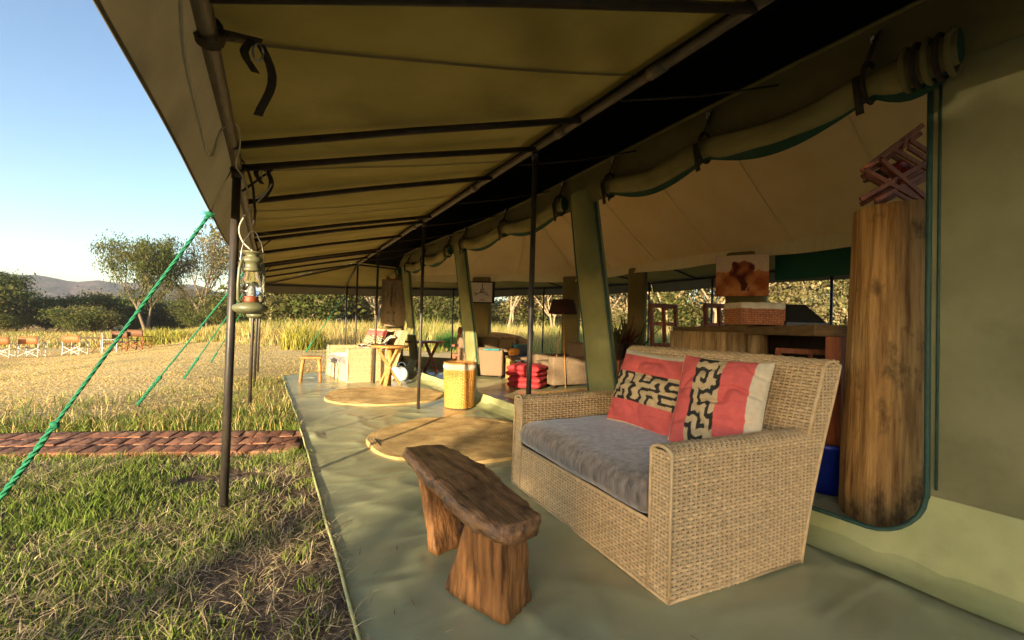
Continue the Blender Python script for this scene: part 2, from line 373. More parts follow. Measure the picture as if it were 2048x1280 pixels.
# ------------------------------------------------------------------ the tent
T0 = (4.4, 5.0, 0)
tent = thing('safari_tent', 'olive canvas safari mess tent with open sides and a pipe framed veranda', 'tent', T0)
def tp(name, mb, m, parent=None, **k):
    return obj(name, mb, m, parent or tent, off=T0, **k)
YN = -.15
EAVE = [(-.2,YN,2.0), (-.2,12.6,2.0), (1.75,12.5,2.05), (5.13,11.8,2.17), (6.8,9.4,2.2), (7.7,7.26,2.22), (7.7,-2,2.22)]
GUT = [(1.71,YN,2.45), (1.71,10.5,2.45), (3.9,10.95,2.45), (5.5,9.4,2.45), (6.5,7.8,2.45), (6.5,-2,2.45)]
RIBS = [-.12, 1.08, 2.22, 2.76, 3.51, 5.18, 5.52, 6.6, 8.0, 8.33, 9.18, 10.38]
# veranda roof over the front
r_ = MB()
def vr(u, v):
    y = YN+(10.5-YN)*v; x = -.2+1.91*u
    k = max([q for q in RIBS+[YN-.1] if q <= y]); n = min([q for q in RIBS+[10.6] if q > y])
    sag = math.sin(PI*(y-k)/(n-k))*.028*min(1, n-k)*math.sin(PI*u)**.5
    return (x, y, 2.045+.47*u-sag+.012*noise.noise(Vector((x*1.5, y*1.5, 0))))
r_.quadgrid(vr, 14, 150)
tp('veranda_roof', r_, M['roofcanvas'])
r2 = MB()
for k, (a, b_, c, d) in enumerate([(EAVE[1],EAVE[2],GUT[1],GUT[1]), (EAVE[2],EAVE[3],GUT[2],GUT[1]), (EAVE[3],EAVE[4],GUT[3],GUT[2]), (EAVE[4],EAVE[5],GUT[4],GUT[3]), (EAVE[5],EAVE[6],GUT[5],GUT[4])]):
    a, b_, c, d = [Vector(p)+Vector((0,0,.05)) for p in (a, b_, c, d)]
    r2.quadgrid(lambda u, v: (a.lerp(b_, u)).lerp(d.lerp(c, u), v)-Vector((0,0,.05*math.sin(PI*u)*math.sin(PI*v))), 10, 6)
r2.quadgrid(lambda u, v: Vector((-.2, 10.5, 2.045)).lerp(Vector((-.2,12.6,2.05)), u).lerp(Vector((1.71,10.5,2.51)), v), 8, 6)
tp('end_roof', r2, M['roofcanvas'])
# valance: slopes out from the eave pipe, lower edge gently scalloped
def valance(a, b_, out, drop, name, n):
    a = Vector(a); b_ = Vector(b_); o = Vector(out)
    def f(u, v):
        p = a.lerp(b_, u); w = math.sin(u*(b_-a).length*2.1)*.012+.02*noise.noise(Vector((p.x, p.y*.9, 4)))
        return p+Vector((0,0,.05))+o*v*(1+.3*w)-Vector((0,0,1))*(drop*v**1.1+w*v)
    m = MB().quadgrid(f, n, 6); o2 = tp(name, m, M['flapcanvas'])
    e = MB().tube([f(k/n, 1) for k in range(n+1)], .006, 5); obj('hem', e, M['flapcanvas'], o2, off=T0)
valance((-.2,YN,2.0), (-.2,12.6,2.0), (-.12,0,0), .33, 'valance', 140)
valance(EAVE[1], EAVE[2], (0,.10,0), .24, 'valance', 24)
valance(EAVE[2], EAVE[3], (.02,.10,0), .24, 'valance', 24)
valance(EAVE[3], EAVE[4], (.07,.06,0), .24, 'valance', 24)
valance(EAVE[4], EAVE[5], (.09,.03,0), .24, 'valance', 16)
valance(EAVE[5], EAVE[6], (.1,0,0), .24, 'valance', 40)
for y in (.62, 1.75, 3.2, 4.35, 4.75, 6.0, 7.2):
    tp('roof_seam', MB().quadgrid(lambda u, v: tuple(Vector(vr(u, (y+.022*(v-.5)-YN)/(10.5-YN)))-Vector((0,0,.006))), 14, 1), M['flapcanvas'])
# pipes
tp('eave_pipe', MB().tube([(-.2, y, 1.995+.006*math.sin(y*3)) for y in np.arange(YN, 12.65, .4)], .028, 10), M['rustpipe'])
tp('eave_pipe', MB().tube([(p[0], p[1], p[2]) for p in EAVE[1:]], .022, 8), M['rib'])
tp('gutter_pipe', MB().tube([(1.71, y, 2.46+.004*math.sin(y*2.3)) for y in np.arange(YN, 10.6, .35)], .026, 10), M['rustpipe'])
tp('gutter_pipe', MB().tube(GUT[1:], .022, 8), M['rib'])
for y in (.2, 1.6, 2.45, 3.9, 5.9, 7.4, 9.6):
    tp('pipe_joint', MB().tube([(1.71, y-.05, 2.46), (1.71, y+.05, 2.46)], .034, 10), M['rustpipe'])
for y in RIBS:
    k = {1.08: .38, 2.22: .42, 2.76: .26, 3.51: .34}.get(y, .12)
    tp('rib', MB().tube([(-.2, y+k, 1.99), (.7, y+k*.53, 2.215), (1.71, y, 2.45)], .021, 8), M['rib'])
for a, b_ in ((GUT[1], EAVE[2]), (GUT[1], EAVE[1]), (GUT[2], EAVE[3]), (GUT[3], EAVE[4]), (GUT[4], EAVE[5]), ((6.5,6,2.45),(7.7,6,2.22)), ((6.5,5,2.45),(7.7,4.7,2.22)), ((6.5,3.6,2.45),(7.7,3.4,2.22)), ((3.0,10.77,2.45),(3.4,12.16,2.12))):
    tp('rib', MB().tube([a, b_], .02, 8), M['rib'])
for y in (3.02, 5.64, 8.45):      # corner braces under the ribs at the eave
    tp('brace', MB().bar((-.17, y, 1.86), (-.02, y, 2.02), .016, .012), M['rib'])
def pole(x, y, ztop, r=.021, m='steel', lean=0):
    z0 = ter(x, y)-.05 if x < .3 or x > 6.3 or y > 11 else 0
    mb = MB().tube([(x-lean, y, z0), (x-lean*.5, y, .9), (x, y, ztop)], r, 12)
    mb.tube([(x-lean*.02, y, ztop-.06), (x, y, ztop+.03)], r*1.25, 12)
    return tp('pole', mb, M[m])
for y in (3.02, 6.66, 8.6, 10.9): pole(-.2, y, 1.99, .023 if y < 4 else .021)
for y, xx in ((2.80, 1.72), (5.5, 1.71), (8.24, 1.71), (10.4, 1.71)): pole(xx, y, 2.44, .0205)
for x, y in ((1.79,12.45), (4.63,11.86), (6.45,9.85), (6.94,9.0), (7.66,7.25), (7.68,5.62), (7.68,3.51), (7.68,2.2)): pole(x, y, 2.16, .021)
# dark fly roof over everything and the cream ceiling liner
fl = MB(); z9 = 4.3
fl.v = [(1.60,-3.2,2.50),(4.4,-3.2,z9),(6.5,-3.2,2.5),(1.60,10.5,2.50),(4.4,7.4,z9),(6.5,7.8,2.49),(3.9,10.95,2.49),(5.5,9.4,2.5)]
fl.f = [(0,1,4,3),(1,2,5,4),(3,4,6),(6,4,7),(7,4,5)]
tp('fly_roof', fl, M['fly'], smooth=False)
RD = (4.4, 7.3, 3.5)
cl = MB()
def sagq(a, b_, c, d, n=14, s=.05):
    a, b_, c, d = [Vector(p) for p in (a, b_, c, d)]
    cl.quadgrid(lambda u, v: a.lerp(b_, u).lerp(d.lerp(c, u), v)+Vector((0,0,-s*math.sin(PI*v)+.012*noise.noise(Vector((u*9, v*3, a.x))))), n*2, n)
sagq((6.02,-2.5,2.35), (6.02,7.9,2.35), RD, (4.4,-2.5,3.5))
sagq((6.02,7.9,2.35), (2.8,11.3,2.35), RD, RD)
sagq((2.8,11.3,2.45), (2.8,-2.5,2.45), (4.4,-2.5,3.5), RD)
ceil = tp('ceiling', cl, M['liner'])
def lp(p, q, t): return tuple(Vector(p).lerp(Vector(q), t))
for y in np.arange(-1.4, 8, 1.15):
    obj('seam', MB().tube([Vector((6.02, y, 2.35)).lerp(Vector((4.4, min(y, 7.3), 3.5)), k/12)+Vector((0,0,-.05*math.sin(PI*k/12)-.012)) for k in range(13)], .005, 4), M['linerband'], ceil, off=T0)
for t in (.3, .62):
    a = Vector((6.02,7.9,2.35)).lerp(Vector((2.8,11.3,2.35)), t)
    obj('seam', MB().tube([a.lerp(Vector(RD), k/12)+Vector((0,0,-.05*math.sin(PI*k/12)-.012)) for k in range(13)], .005, 4), M['linerband'], ceil, off=T0)
def band(a, b_, n, name):
    a = Vector(a); b_ = Vector(b_); nn = Vector((-(b_-a).y, (b_-a).x, 0)).normalized(); Ln = (b_-a).length
    def f(u, v):
        p = a.lerp(b_, u); s = u*Ln
        return p+nn*(.03*v*math.sin(s*5.5+math.sin(s*2))+.02*v)+Vector((0,0,-.16*v-.03*v*abs(math.sin(s*1.35+1))+.0*u))
    return tp(name, MB().quadgrid(f, n, 5), M['linerband'])
band((6.0,-2.5,2.36), (6.0,7.9,2.36), 110, 'ceiling_valance'); band((6.0,7.9,2.36), (2.75,11.3,2.36), 60, 'ceiling_valance')
# front wall: fascia, near panel, pillars, skirt with rounded openings
X0 = 2.75
def w3(dx=0): return lambda a, b_, t: (X0+dx-t, a, b_)
fa = MB().quadgrid(lambda u, v: (X0-.02-.015*noise.noise(Vector((u*30, v*2, 0)))-.03*math.sin(PI*v), -1.6+12.95*u, 2.36+.36*v+(.04*math.sin(u*9))), 150, 8)
tp('fascia', fa, M['canvas'])
tp('fascia_rope', MB().tube([(X0-.03, -1.6+12.95*k/60, 2.71+.04*math.sin(k/60*9)) for k in range(61)], .016, 6), M['canvas'])
def npan(u, v):
    y = -1.6+2.44*u; z = .34+2.1*v
    fold = .06*noise.noise(Vector((y*2.6+z*.7, z*.35, 2)))-.02*max(0, 1-5*abs(noise.noise(Vector((y*1.7+z*.8, z*.3, 8)))))+.018*math.sin((y*1.1+z*.42)*7)*S(v*2.5)*S((1-v)*3)
    return (X0-.004-.03*v*(1-v)+fold*(1-u*.85), y, z)
tp('wall_panel', MB().quadgrid(npan, 60, 50), M['wallcanvas'])
tp('wall_seam', MB().quadgrid(lambda u, v: tuple(Vector(npan(u, .003+.016*v))-Vector((.009, 0, .012))), 60, 1), M['skirtcanvas'])
tp('wall_seam', MB().quadgrid(lambda u, v: tuple(Vector(npan(.62+.012*u+.01*v, v))-Vector((.005, 0, 0))), 2, 50), M['wallcanvas'])
def pillar(L, R, th=.07):
    mb = MB(); n = len(L)
    for k in range(n):
        (yl, zl), (yr, zr) = L[k], R[k]
        for q in range(9):       # half round front
            t = q/8; mb.v.append((X0-.006-th*math.sin(PI*t)**.55, yr+(yl-yr)*t, zl+(zr-zl)*(1-t)))
        mb.v.append((X0+.03, yl, zl)); mb.v.append((X0+.03, yr, zr))
    for k in range(n-1):
        for q in range(11):
            a = k*11+q; b_ = k*11+(q+1) % 11; mb.f.append((a, a+11, b_+11, b_))
    o = tp('pillar', mb, M['pillarcanvas'], fixn=True)
    for P in (L, R): obj('piping', MB().tube([(X0-.012, p[0], p[1]) for p in P], .013, 6), M['zip'], o, off=T0)
def fine(P, n=12):
    zs = [p[1] for p in P]; out = []
    for k in range(n+1):
        z = P[0][1]+(P[-1][1]-P[0][1])*k/n
        for i in range(len(P)-1):
            if P[i][1] >= z-1e-6 >= P[i+1][1]-2e-6: t = (P[i][1]-z)/max(1e-6, P[i][1]-P[i+1][1]); out.append((P[i][0]+(P[i+1][0]-P[i][0])*t, z)); break
    return out
pillar(fine([(3.72,2.5),(3.58,1.71),(3.45,1.15),(3.31,.36)]), fine([(3.34,2.5),(3.17,1.67),(3.07,1.15),(2.92,.36)]))
pillar(fine([(7.08,2.5),(6.95,2.2),(6.6,1.15),(6.30,.36)]), fine([(6.62,2.5),(6.52,2.18),(6.14,1.15),(5.90,.36)]), .05)
pillar(fine([(10.5,2.5),(9.86,1.14),(9.5,.36)]), fine([(9.9,2.5),(9.38,1.14),(8.97,.36)]), .05)
def arc(cx, cy, r, a0, a1, n=7): return [(cx+r*math.cos(math.radians(a0+(a1-a0)*k/n)), cy+r*math.sin(math.radians(a0+(a1-a0)*k/n))) for k in range(n+1)]
OPEN = ((.84,2.92,.205), (3.31,5.90,.21), (6.30,8.97,.21), (9.5,11.2,.21))
def sktop(y):
    for ya, yb, r in OPEN:
        if ya < y < yb:
            e = min(y-ya, yb-y)
            return .15 if e > r else .15+r-math.sqrt(max(0, r*r-(r-e)**2))
    return .362
ysk = sorted(set([round(q, 3) for q in np.arange(-1.6, 11.3, .06)]+[round(o_+s_*d, 4) for a_, b_, r in OPEN for o_, s_ in ((a_, 1), (b_, -1)) for d in (-.004, .001, .006, .015, .03, .05, .08, .11, .15, .2)]))
def skf(u, v):
    y = ysk[int(round(u*(len(ysk)-1)))]; z = v*sktop(y); q = 1-z/.362
    fo = .5*noise.noise(Vector((y*2.3+z, z*3, 3)))+.35*noise.noise(Vector((y*7-z*9, z*4, 5)))
    return (X0-.016-.15*max(0, q)**1.3*(1+.5*fo)-.02*abs(fo)*(1-v)*v*4, y, z+.004)
tp('skirt', MB().quadgrid(skf, len(ysk)-1, 12), M['skirtcanvas'])
# canvas folds of the skirt lying on the floor
tp('skirt_fold', MB().quadgrid(lambda u, v: (X0-.13-.16*v*(1+.35*noise.noise(Vector((u*22, 0, 7)))), -1.6+12.8*u, .028+.05*(1-v)**2+.012*noise.noise(Vector((u*60, v*2, 1)))*(1-v)), 160, 6), M['skirtcanvas'])
k1 = [(.84,2.42), (.84,1.3), (.835,.36)]+arc(1.04, .35, .2, 180, 270)+[(1.6,.15),(2.3,.15),(2.72,.15)]+arc(2.72, .35, .2, 270, 360)
tp('door_zip', MB().tube([(X0-.022-(.15*(1-z/.36)**1.4 if z < .36 else 0), y, z) for y, z in k1], .012, 8), M['zip'])
tp('door_zip', MB().tube([(X0-.016-(.15*(1-z/.36)**1.4 if z < .36 else 0), y-.035, z-.02) for y, z in [(.84,2.42),(.84,1.3),(.84,.42)]], .006, 6), M['zip'])
# rolled-up door canvases tied under the fascia
def roll(ya, yb, ties, green=True, zc=2.42, sag=.07):
    ys = sorted([ya]+list(ties)+[yb])
    def zat(y):
        for a, b_ in zip(ys, ys[1:]):
            if a <= y <= b_: return zc-sag*math.sin(PI*(y-a)/(b_-a))*min(1, (b_-a)/.8)
        return zc
    n = int((yb-ya)*22)
    def f(u, v):
        y = ya+(yb-ya)*v; a = 2*PI*u
        near = min(abs(y-t) for t in ties) if ties else 1
        r = .064*(1-.30*math.exp(-(near/.07)**2))*(1+.34*noise.noise(Vector((math.cos(a)*1.2, math.sin(a)*1.2, y*2.6))))
        return (X0-.085+r*math.cos(a)*.8, y, zat(y)+r*1.25*math.sin(a))
    o = tp('rolled_door', MB().quadgrid(f, 18, n, closeu=True), M['rollcanvas'])
    for yy, vv in ((ya, 0), (yb, 1)):
        en = MB(); en.v += [tuple(f(k/18, vv)) for k in range(18)]; en.f.append(tuple(range(18))); obj('roll_end', en, M['greenlining'], o, off=T0, smooth=False)
    if green:
        def gfl(u, v):
            y = ya+.05+(yb-ya-.1)*u; d = 0
            for a, b_ in zip(ys, ys[1:]):
                if a <= y <= b_: d = math.sin(PI*(y-a)/(b_-a))
            return (X0-.075+.02*v, y, zat(y)-.062-(.015+.05*d)*v)
        obj('lining_flap', MB().quadgrid(gfl, n, 3), M['greenlining'], o, off=T0)
    for t in ties:
        st = MB().tube([(X0-.085+.088*.85*math.cos(a)*1.0, t, zat(t)+.105*math.sin(a)) for a in np.linspace(.3, 2*PI-.3, 16)], .012, 4)
        st.bar((X0-.05, t-.02, zat(t)+.26), (X0-.10, t+.02, zat(t)+.07), .045, .008)
        s_ = obj('strap', st, M['strap'], o, off=T0)
        obj('loose_end', MB().bar((X0-.16, t+.03, zat(t)+.02), (X0-.13, t+.02, zat(t)-.17), .035, .006), M['strap'], o, off=T0)
        obj('buckle', MB().tube([(X0-.06+.018*math.cos(a), t, zat(t)+.24+.025*math.sin(a)) for a in np.linspace(0, 2*PI, 11)], .005, 5), M['buckle'], o, off=T0)
roll(.72, 3.12, (1.06, 2.03, 3.02))
roll(3.72, 6.62, (3.80, 5.08, 6.45)); roll(7.05, 9.9, (7.15, 8.5, 9.7), zc=2.40); roll(10.4, 11.3, (10.5,), False, 2.38)
for y in (.86,):     # coil of webbing bunched at the end of the first roll
    for k in range(5):
        tp('webbing_coil', MB().tube([(X0-.095+.082*math.cos(a), .74+k*.04, 2.40+.10*math.sin(a)) for a in np.linspace(.2, 2*PI, 18)], .013, 5), M['strap' if k % 2 else 'canvas'])
for y in (1.55, 2.75, 4.1, 5.4, 6.7, 8.0, 9.3):     # ties from the gutter to the fascia
    tp('tie_cord', MB().tube([(1.74, y+.35, 2.44), (2.2, y+.18, 2.52), (2.72, y, 2.66)], .007, 5), M['strap'])
# posts, far sides
def post(x, y, w, z1=2.3, m='canvas', rz=0):
    mb = MB().rbox((0,0,z1/2), (w, w*.5, z1), .05, 3); mb.xf(Matrix.Translation((x, y, 0)) @ Matrix.Rotation(rz, 4, 'Z'))
    return tp('post', mb, M[m])
post(2.80, 11.25, .46, 2.4, rz=-.6); post(4.47, 9.56, .46, rz=-.78); post(5.97, 7.97, .40, rz=-.9); post(6.05, 6.02, .34, rz=-1.2); post(6.05, 3.87, .52, rz=-1.2)
es = MB().quadgrid(lambda u, v: Vector((2.8,11.3,0)).lerp(Vector((6.05,7.9,0)), u)+Vector((.03,.03,.30*v)), 30, 3)
es.quadgrid(lambda u, v: (6.06, 7.9-10.4*u, .30*v), 50, 3)
tp('sill', es, M['canvas'])
gsht = MB().quadgrid(lambda u, v: (6.12+.03*math.sin(u*22)*v, 3.5-4.6*u, 2.36-.50*v), 60, 4)
tp('green_curtain', gsht, M['greensheet'])
# loose straps on the near eave pipe
st = MB()
def eavestrap(y, ln, sw):
    st2 = MB().quadgrid(lambda u, v: (-.2+.045*math.cos(2*PI*u), y+.05*v, 1.995+.045*math.sin(2*PI*u)), 14, 1, closeu=True)
    st2.bar((-.18, y+.02, 2.0), (-.06, y+.06, 2.03), .045, .006)
    st2.quadgrid(lambda u, v: (-.06+.03*math.sin(v*4)+.02*v+(u-.5)*.028, y+.05+sw*v, 2.02-ln*v), 1, 8)
    st2.quadgrid(lambda u, v: (-.085-.02*math.sin(v*4)+(u-.5)*.026, y+.05, 2.02-ln*.5*v), 1, 5)
    o = tp('eave_strap', st2, M['strap'])
    obj('buckle', MB().tube([(-.065+.014*math.cos(a), y+.05, 1.99+.03*math.sin(a)) for a in np.linspace(0, 2*PI, 11)], .004, 5), M['buckle'], o, off=T0)
eavestrap(1.62, .20, .10); eavestrap(2.96, .20, 0)

# ------------------------------------------------------------------ brick path
bp_ = tag(obj('brick_path', MB().quadgrid(lambda u, v: Vector((.26,4.15,0)).lerp(Vector((.36,4.82,0)), v)+Vector((-6.6*u, 2.5*u, ter(.3-6.6*u, 4.5+2.5*u)-.016)), 12, 2), mat('brick_bed_soil', (.06,.03,.02), (.10,.055,.035), .95, 12)), kind='structure')
bms = []
for k in range(6):
    b = MB().rbox((0,0,0), (.112, .236, .06), .006, 1)
    me = None; b.jitter(.005, 22, k)
    o = obj('brick', b, M['brick'], bp_); bms.append(o.data)
    COL.objects.unlink(o); bpy.data.objects.remove(o)
du = Vector((-.934, .356, 0)); dv = Vector((.20, .98, 0))
for c in range(3):
    for k in range(54):
        p = Vector((.20, 4.22, 0))+du*(.118*(k+.5*(c % 2)))+dv*(.245*c)
        o = bpy.data.objects.new('brick', bms[rnd.randrange(6)]); link(o, bp_)
        o.location = (p.x, p.y, ter(p.x, p.y)-.019+rnd.uniform(-.005, .005)); o.rotation_euler = (rnd.uniform(-.03,.03), rnd.uniform(-.03,.03), -.2+rnd.uniform(-.04,.04))

# ------------------------------------------------------------------ weaving
def weave(mb, P, ul, vl, row=.013, stake=.024, inside=None, amp=.0035, base=.003, seed=0, stakes=True, cu=None, sw=.30):
    """P(u,v,h): point at u metres along, v metres up, h out. strands laid as real ridges"""
    if mb.c is None: mb.c = []
    R = random.Random(seed); nr = int(vl/row); ns = int(ul/stake)
    for j in range(nr):
        v0 = (j+.5)*vl/nr; tone = R.uniform(.90, 1.06); hw = row*.46
        prev = None
        for i in range(ns*2+1):
            u = i*ul/(ns*2)
            ok = inside is None or inside(u, v0)
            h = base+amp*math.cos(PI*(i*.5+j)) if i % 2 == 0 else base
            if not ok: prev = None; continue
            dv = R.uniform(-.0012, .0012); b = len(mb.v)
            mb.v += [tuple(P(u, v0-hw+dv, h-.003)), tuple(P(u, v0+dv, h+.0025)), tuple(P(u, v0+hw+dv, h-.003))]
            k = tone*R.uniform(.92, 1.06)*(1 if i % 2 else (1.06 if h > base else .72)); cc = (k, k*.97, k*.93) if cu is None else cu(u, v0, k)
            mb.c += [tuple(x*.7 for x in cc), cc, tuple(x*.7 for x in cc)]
            if prev is not None: mb.f += [(prev, b, b+1, prev+1), (prev+1, b+1, b+2, prev+2)]
            prev = b
    if stakes:
        nv = max(6, int(vl/.03))
        for i in range(ns+1):
            u = i*ul/ns; prev = None; tone = R.uniform(.82, .98)
            for j in range(nv+1):
                v = vl*j/nv
                if inside is not None and not inside(u, v): prev = None; continue
                b = len(mb.v); e = stake*.16
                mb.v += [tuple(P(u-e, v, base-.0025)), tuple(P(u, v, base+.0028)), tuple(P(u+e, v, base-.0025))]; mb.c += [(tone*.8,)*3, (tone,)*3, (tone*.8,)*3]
                if prev is not None: mb.f += [(prev, prev+1, b+1, b), (prev+1, prev+2, b+2, b+1)]
                prev = b
    return mb
def plane3(o, du, dv, dn):
    o, du, dv, dn = Vector(o), Vector(du), Vector(dv), Vector(dn)
    return lambda u, v, h: o+du*u+dv*v+dn*h
# ------------------------------------------------------------------ wicker loveseat (x = depth toward the back, y = width)
SW, SD, AT, AH, BH = 1.453, .84, .112, .615, .965
def rearx(z): return SD+.29*max(0, z-.0)/.95*(.75+.25*z)
def obj_(name, mb, *a, **k): return obj(name, mb.jitter(.008, 2.6, 3), *a, **k)
def make_loveseat():
    t = thing('wicker_loveseat', '', 'loveseat')
    R_ = M['rattan']; core = M['rattan_back']
    prof = [(0,.0), (SD,.0), (rearx(.4),.4), (rearx(.7),.7), (rearx(.94),.94), (rearx(.94)-.05,.968), (rearx(.94)-.125,.95), (rearx(.6)-.13,.6), (.06,.6), (.0,.58)]
    def insprof(x, z, pad=0):
        if z < 0 or z > .965: return False
        if z <= .60: return -.001 <= x <= rearx(z)
        return rearx(z)-.135 <= x <= rearx(z)
    for s, y0, nm in ((-1, 0, 'arm'), (1, SW, 'arm')):
        mb = MB()
        yi = y0+AT*(-s)
        # core
        cm = MB().hexa([(.012,y0-s*.008,.01),(rearx(0)-.012,y0-s*.008,.01),(rearx(0)-.012,yi,.01),(.012,yi,.01),(.012,y0-s*.008,.597),(rearx(.6)-.02,y0-s*.008,.597),(rearx(.6)-.02,yi,.597),(.012,yi,.597)])
        a = obj_('arm', cm, core, t, smooth=False, fixn=True)
        weave(mb, (lambda y0, s: lambda u, v, h: Vector((u, y0+s*h, v)))(y0, s), 1.14, .6, .0155, .0275, lambda u, v: insprof(u, v), seed=3+s)
        # inner face above the seat
        weave(mb, lambda u, v, h: Vector((u, yi-s*h, .28+v)), .8, .32, .0155, .0275, seed=5+s)
        # rounded top and front face
        def topP(u, v, h):   # u along depth, v across (0 outer..1 inner arc)
            a = PI*v/(AT+.06); yy = y0-s*(AT/2)+s*math.cos(a)*(AT/2+h); zz = .588+math.sin(a)*(.032+h)
            return Vector((u-.002, yy, zz))
        weave(mb, lambda u, v, h: topP(v, u, h), AT+.06, .93, .0155, .024, seed=9+s)
        weave(mb, lambda u, v, h: Vector((-h, (y0-AT if s > 0 else y0)+u, v)), AT, .605, .0155, .0185, seed=12+s)
        obj_('weave', mb, R_, a)
        edge = MB()
        for q in ((-.004, y0+s*.003, 1), (-.004, yi, .7)):
            edge.tube([(q[0], q[1], .01), (q[0], q[1], .585), (.02, q[1]-s*.012*(q[2] if q[1] == y0+s*.003 else -1), .612)], .0075, 6)
        edge.tube([(-.002, y0-s*(AT/2)+s*math.cos(a)*(AT/2+.003), .586+math.sin(a)*.036) for a in np.linspace(0, PI, 12)], .009, 6)
        edge.tube([(.0, y0+s*.002, .008), (rearx(0), y0+s*.002, .008)], .007, 6)
        edge.c = [(.85,.83,.8)]*len(edge.v)
        obj_('edge_cane', edge, R_, a)
    fr = obj_('front_panel', MB().box((.03, SW/2, .15), (.04, SW-.2, .28)), core, t, smooth=False)
    mb = MB(); weave(mb, lambda u, v, h: Vector((-h, AT+u, v)), SW-2*AT, .285, .0155, .026, seed=21)
    mb2 = MB().tube([(-.004, AT, .285), (-.004, SW-AT, .285)], .008, 6); mb2.tube([(-.003, 0, .006), (-.003, SW, .006)], .0075, 6); mb2.c = [(.9,.88,.85)]*len(mb2.v)
    obj_('weave', mb, R_, fr); obj_('edge_cane', mb2, R_, fr)
    # back
    bk = obj_('backrest', MB().hexa([(rearx(.2)-.12,.02,.2),(rearx(.2)-.012,.02,.2),(rearx(.2)-.012,SW-.02,.2),(rearx(.2)-.12,SW-.02,.2),(rearx(.94)-.12,.02,.94),(rearx(.94)-.012,.02,.94),(rearx(.94)-.012,SW-.02,.94),(rearx(.94)-.12,SW-.02,.94)]), core, t, smooth=False)
    mb = MB()
    weave(mb, lambda u, v, h: Vector((rearx(.30+v*.97)-.13-h, u, .30+v)), SW, .64, .0155, .0275, seed=31)
    weave(mb, lambda u, v, h: Vector((rearx(v)+h, u, v)), SW, .94, .0155, .0275, seed=32)
    def tb(u, v, h):
        a = PI*v/.18; return Vector((rearx(.94)-.065+math.cos(a)*(.065+h), u, .935+math.sin(a)*(.032+h)))
    weave(mb, tb, SW, .18, .0155, .0275, seed=33)
    for y0, s in ((0, -1), (SW, 1)):
        weave(mb, (lambda y0, s: lambda u, v, h: Vector((u+.7, y0+s*h, .6+v)))(y0, s), .45, .37, .0155, .0275, lambda u, v: insprof(u+.7, v+.6), seed=34)
    obj_('weave', mb, R_, bk)
    for y0 in (-.003, SW+.003):
        ec = MB().tube([(rearx(z), y0, z) for z in np.linspace(.0, .94, 12)]+[(rearx(.94)-.06, y0, .968), (rearx(.94)-.125, y0, .945), (rearx(.6)-.13, y0, .6)], .0075, 6)
        ec.c = [(.9,.86,.8)]*len(ec.v); obj_('edge_cane', ec, R_, bk)
    # fitted seat cushion
    def puff(o, h):
        p = Vector(o); p.z += .022*(1-(p.x/h.x)**2)*(1-(p.y/h.y)**4)*(1 if p.z > 0 else 0)
        if p.x < -h.x*.6: p.x -= .03*(1-(p.z/h.z)**2)
        p += noise.noise_vector(p*5)*.007; return p
    obj_('seat_cushion', MB().rbox((.385, SW/2, .375), (.80, SW-2*AT-.012, .175), .06, 14, fn=puff), M['greyfur'], t)
    obj_('seat_deck', MB().box((.4, SW/2, .26), (.74, SW-2*AT, .04)), core, t, smooth=False)
    return t
A1 = (1.4216, 1.204, .014); TH = -.0718
love = make_loveseat(); love.location = A1; love.rotation_euler = (0, 0, TH)
tag(love, 'woven rattan loveseat with grey seat cushion in the foreground', 'loveseat', 'rattan loveseats on the veranda')
dup(love, (1.26, 8.32, .012), .14, 'sunlit rattan loveseat far along the veranda beside the trestle table', 'rattan loveseats on the veranda')
# ------------------------------------------------------------------ patterned cushions
RED, CREAM, BLK, EDGE = (.70,.135,.12), (.60,.46,.26), (.032,.03,.026), (.70,.60,.42)
def pillow(name, w, h, th, pattern, seed, back='blackcloth', n=110):
    mb = MB(); mb.c = []; nn = Vector((seed*3.1, 0, 0))
    pin = lambda u: 1-.055*(1-(2*u-1)**2)
    for side in (1, -1):
        b = len(mb.v)
        for j in range(n+1):
            for i in range(n+1):
                u, v = i/n, j/n; x = (u-.5)*w*pin(v); z = (v-.5)*h*pin(u)
                e = max(0, (1-abs(2*u-1)**2.6)*(1-abs(2*v-1)**2.6))**.55
                wk = noise.noise(Vector((x*9, z*9, seed)))*.016-(1-min(1, abs(noise.noise(Vector((x*4+z*6, z*5-x*3, seed+4))))*5))*.022-(1-min(1, abs(noise.noise(Vector((x*3, z*11, seed+9))))*6))*.009
                mb.v.append((x+noise.noise(Vector((z*6, seed, 1)))*.006, -side*(th/2*e+(wk*e if side > 0 else 0)), z+noise.noise(Vector((x*6, seed, 2)))*.008))
                mb.c.append(pattern(u, v) if side > 0 else BLK)
        for j in range(n):
            for i in range(n):
                a = b+j*(n+1)+i; q = (a, a+1, a+n+2, a+n+1); mb.f.append(q if side > 0 else q[::-1])
    return obj(name, mb, M['print'])
A1_ = """.#.###..#.####...
.#.#.#..#.#...###
##.#.#..###.#.#..
#..#.##.....#.###
#.##..#.#####...#
..#...#.#....####
.##.#.#.#.##.#...
.#..#.#.#.#..####
.#.##.###.#.....#""".split()
A2_ = """#####..
.....#.
####.#.
#..#.##
#.##..#
.....##
#.####.
#.#....
#.####.
#....#.
####.##
...#..#
##.##.#
.#.....
.####.#
.#..###""".split()
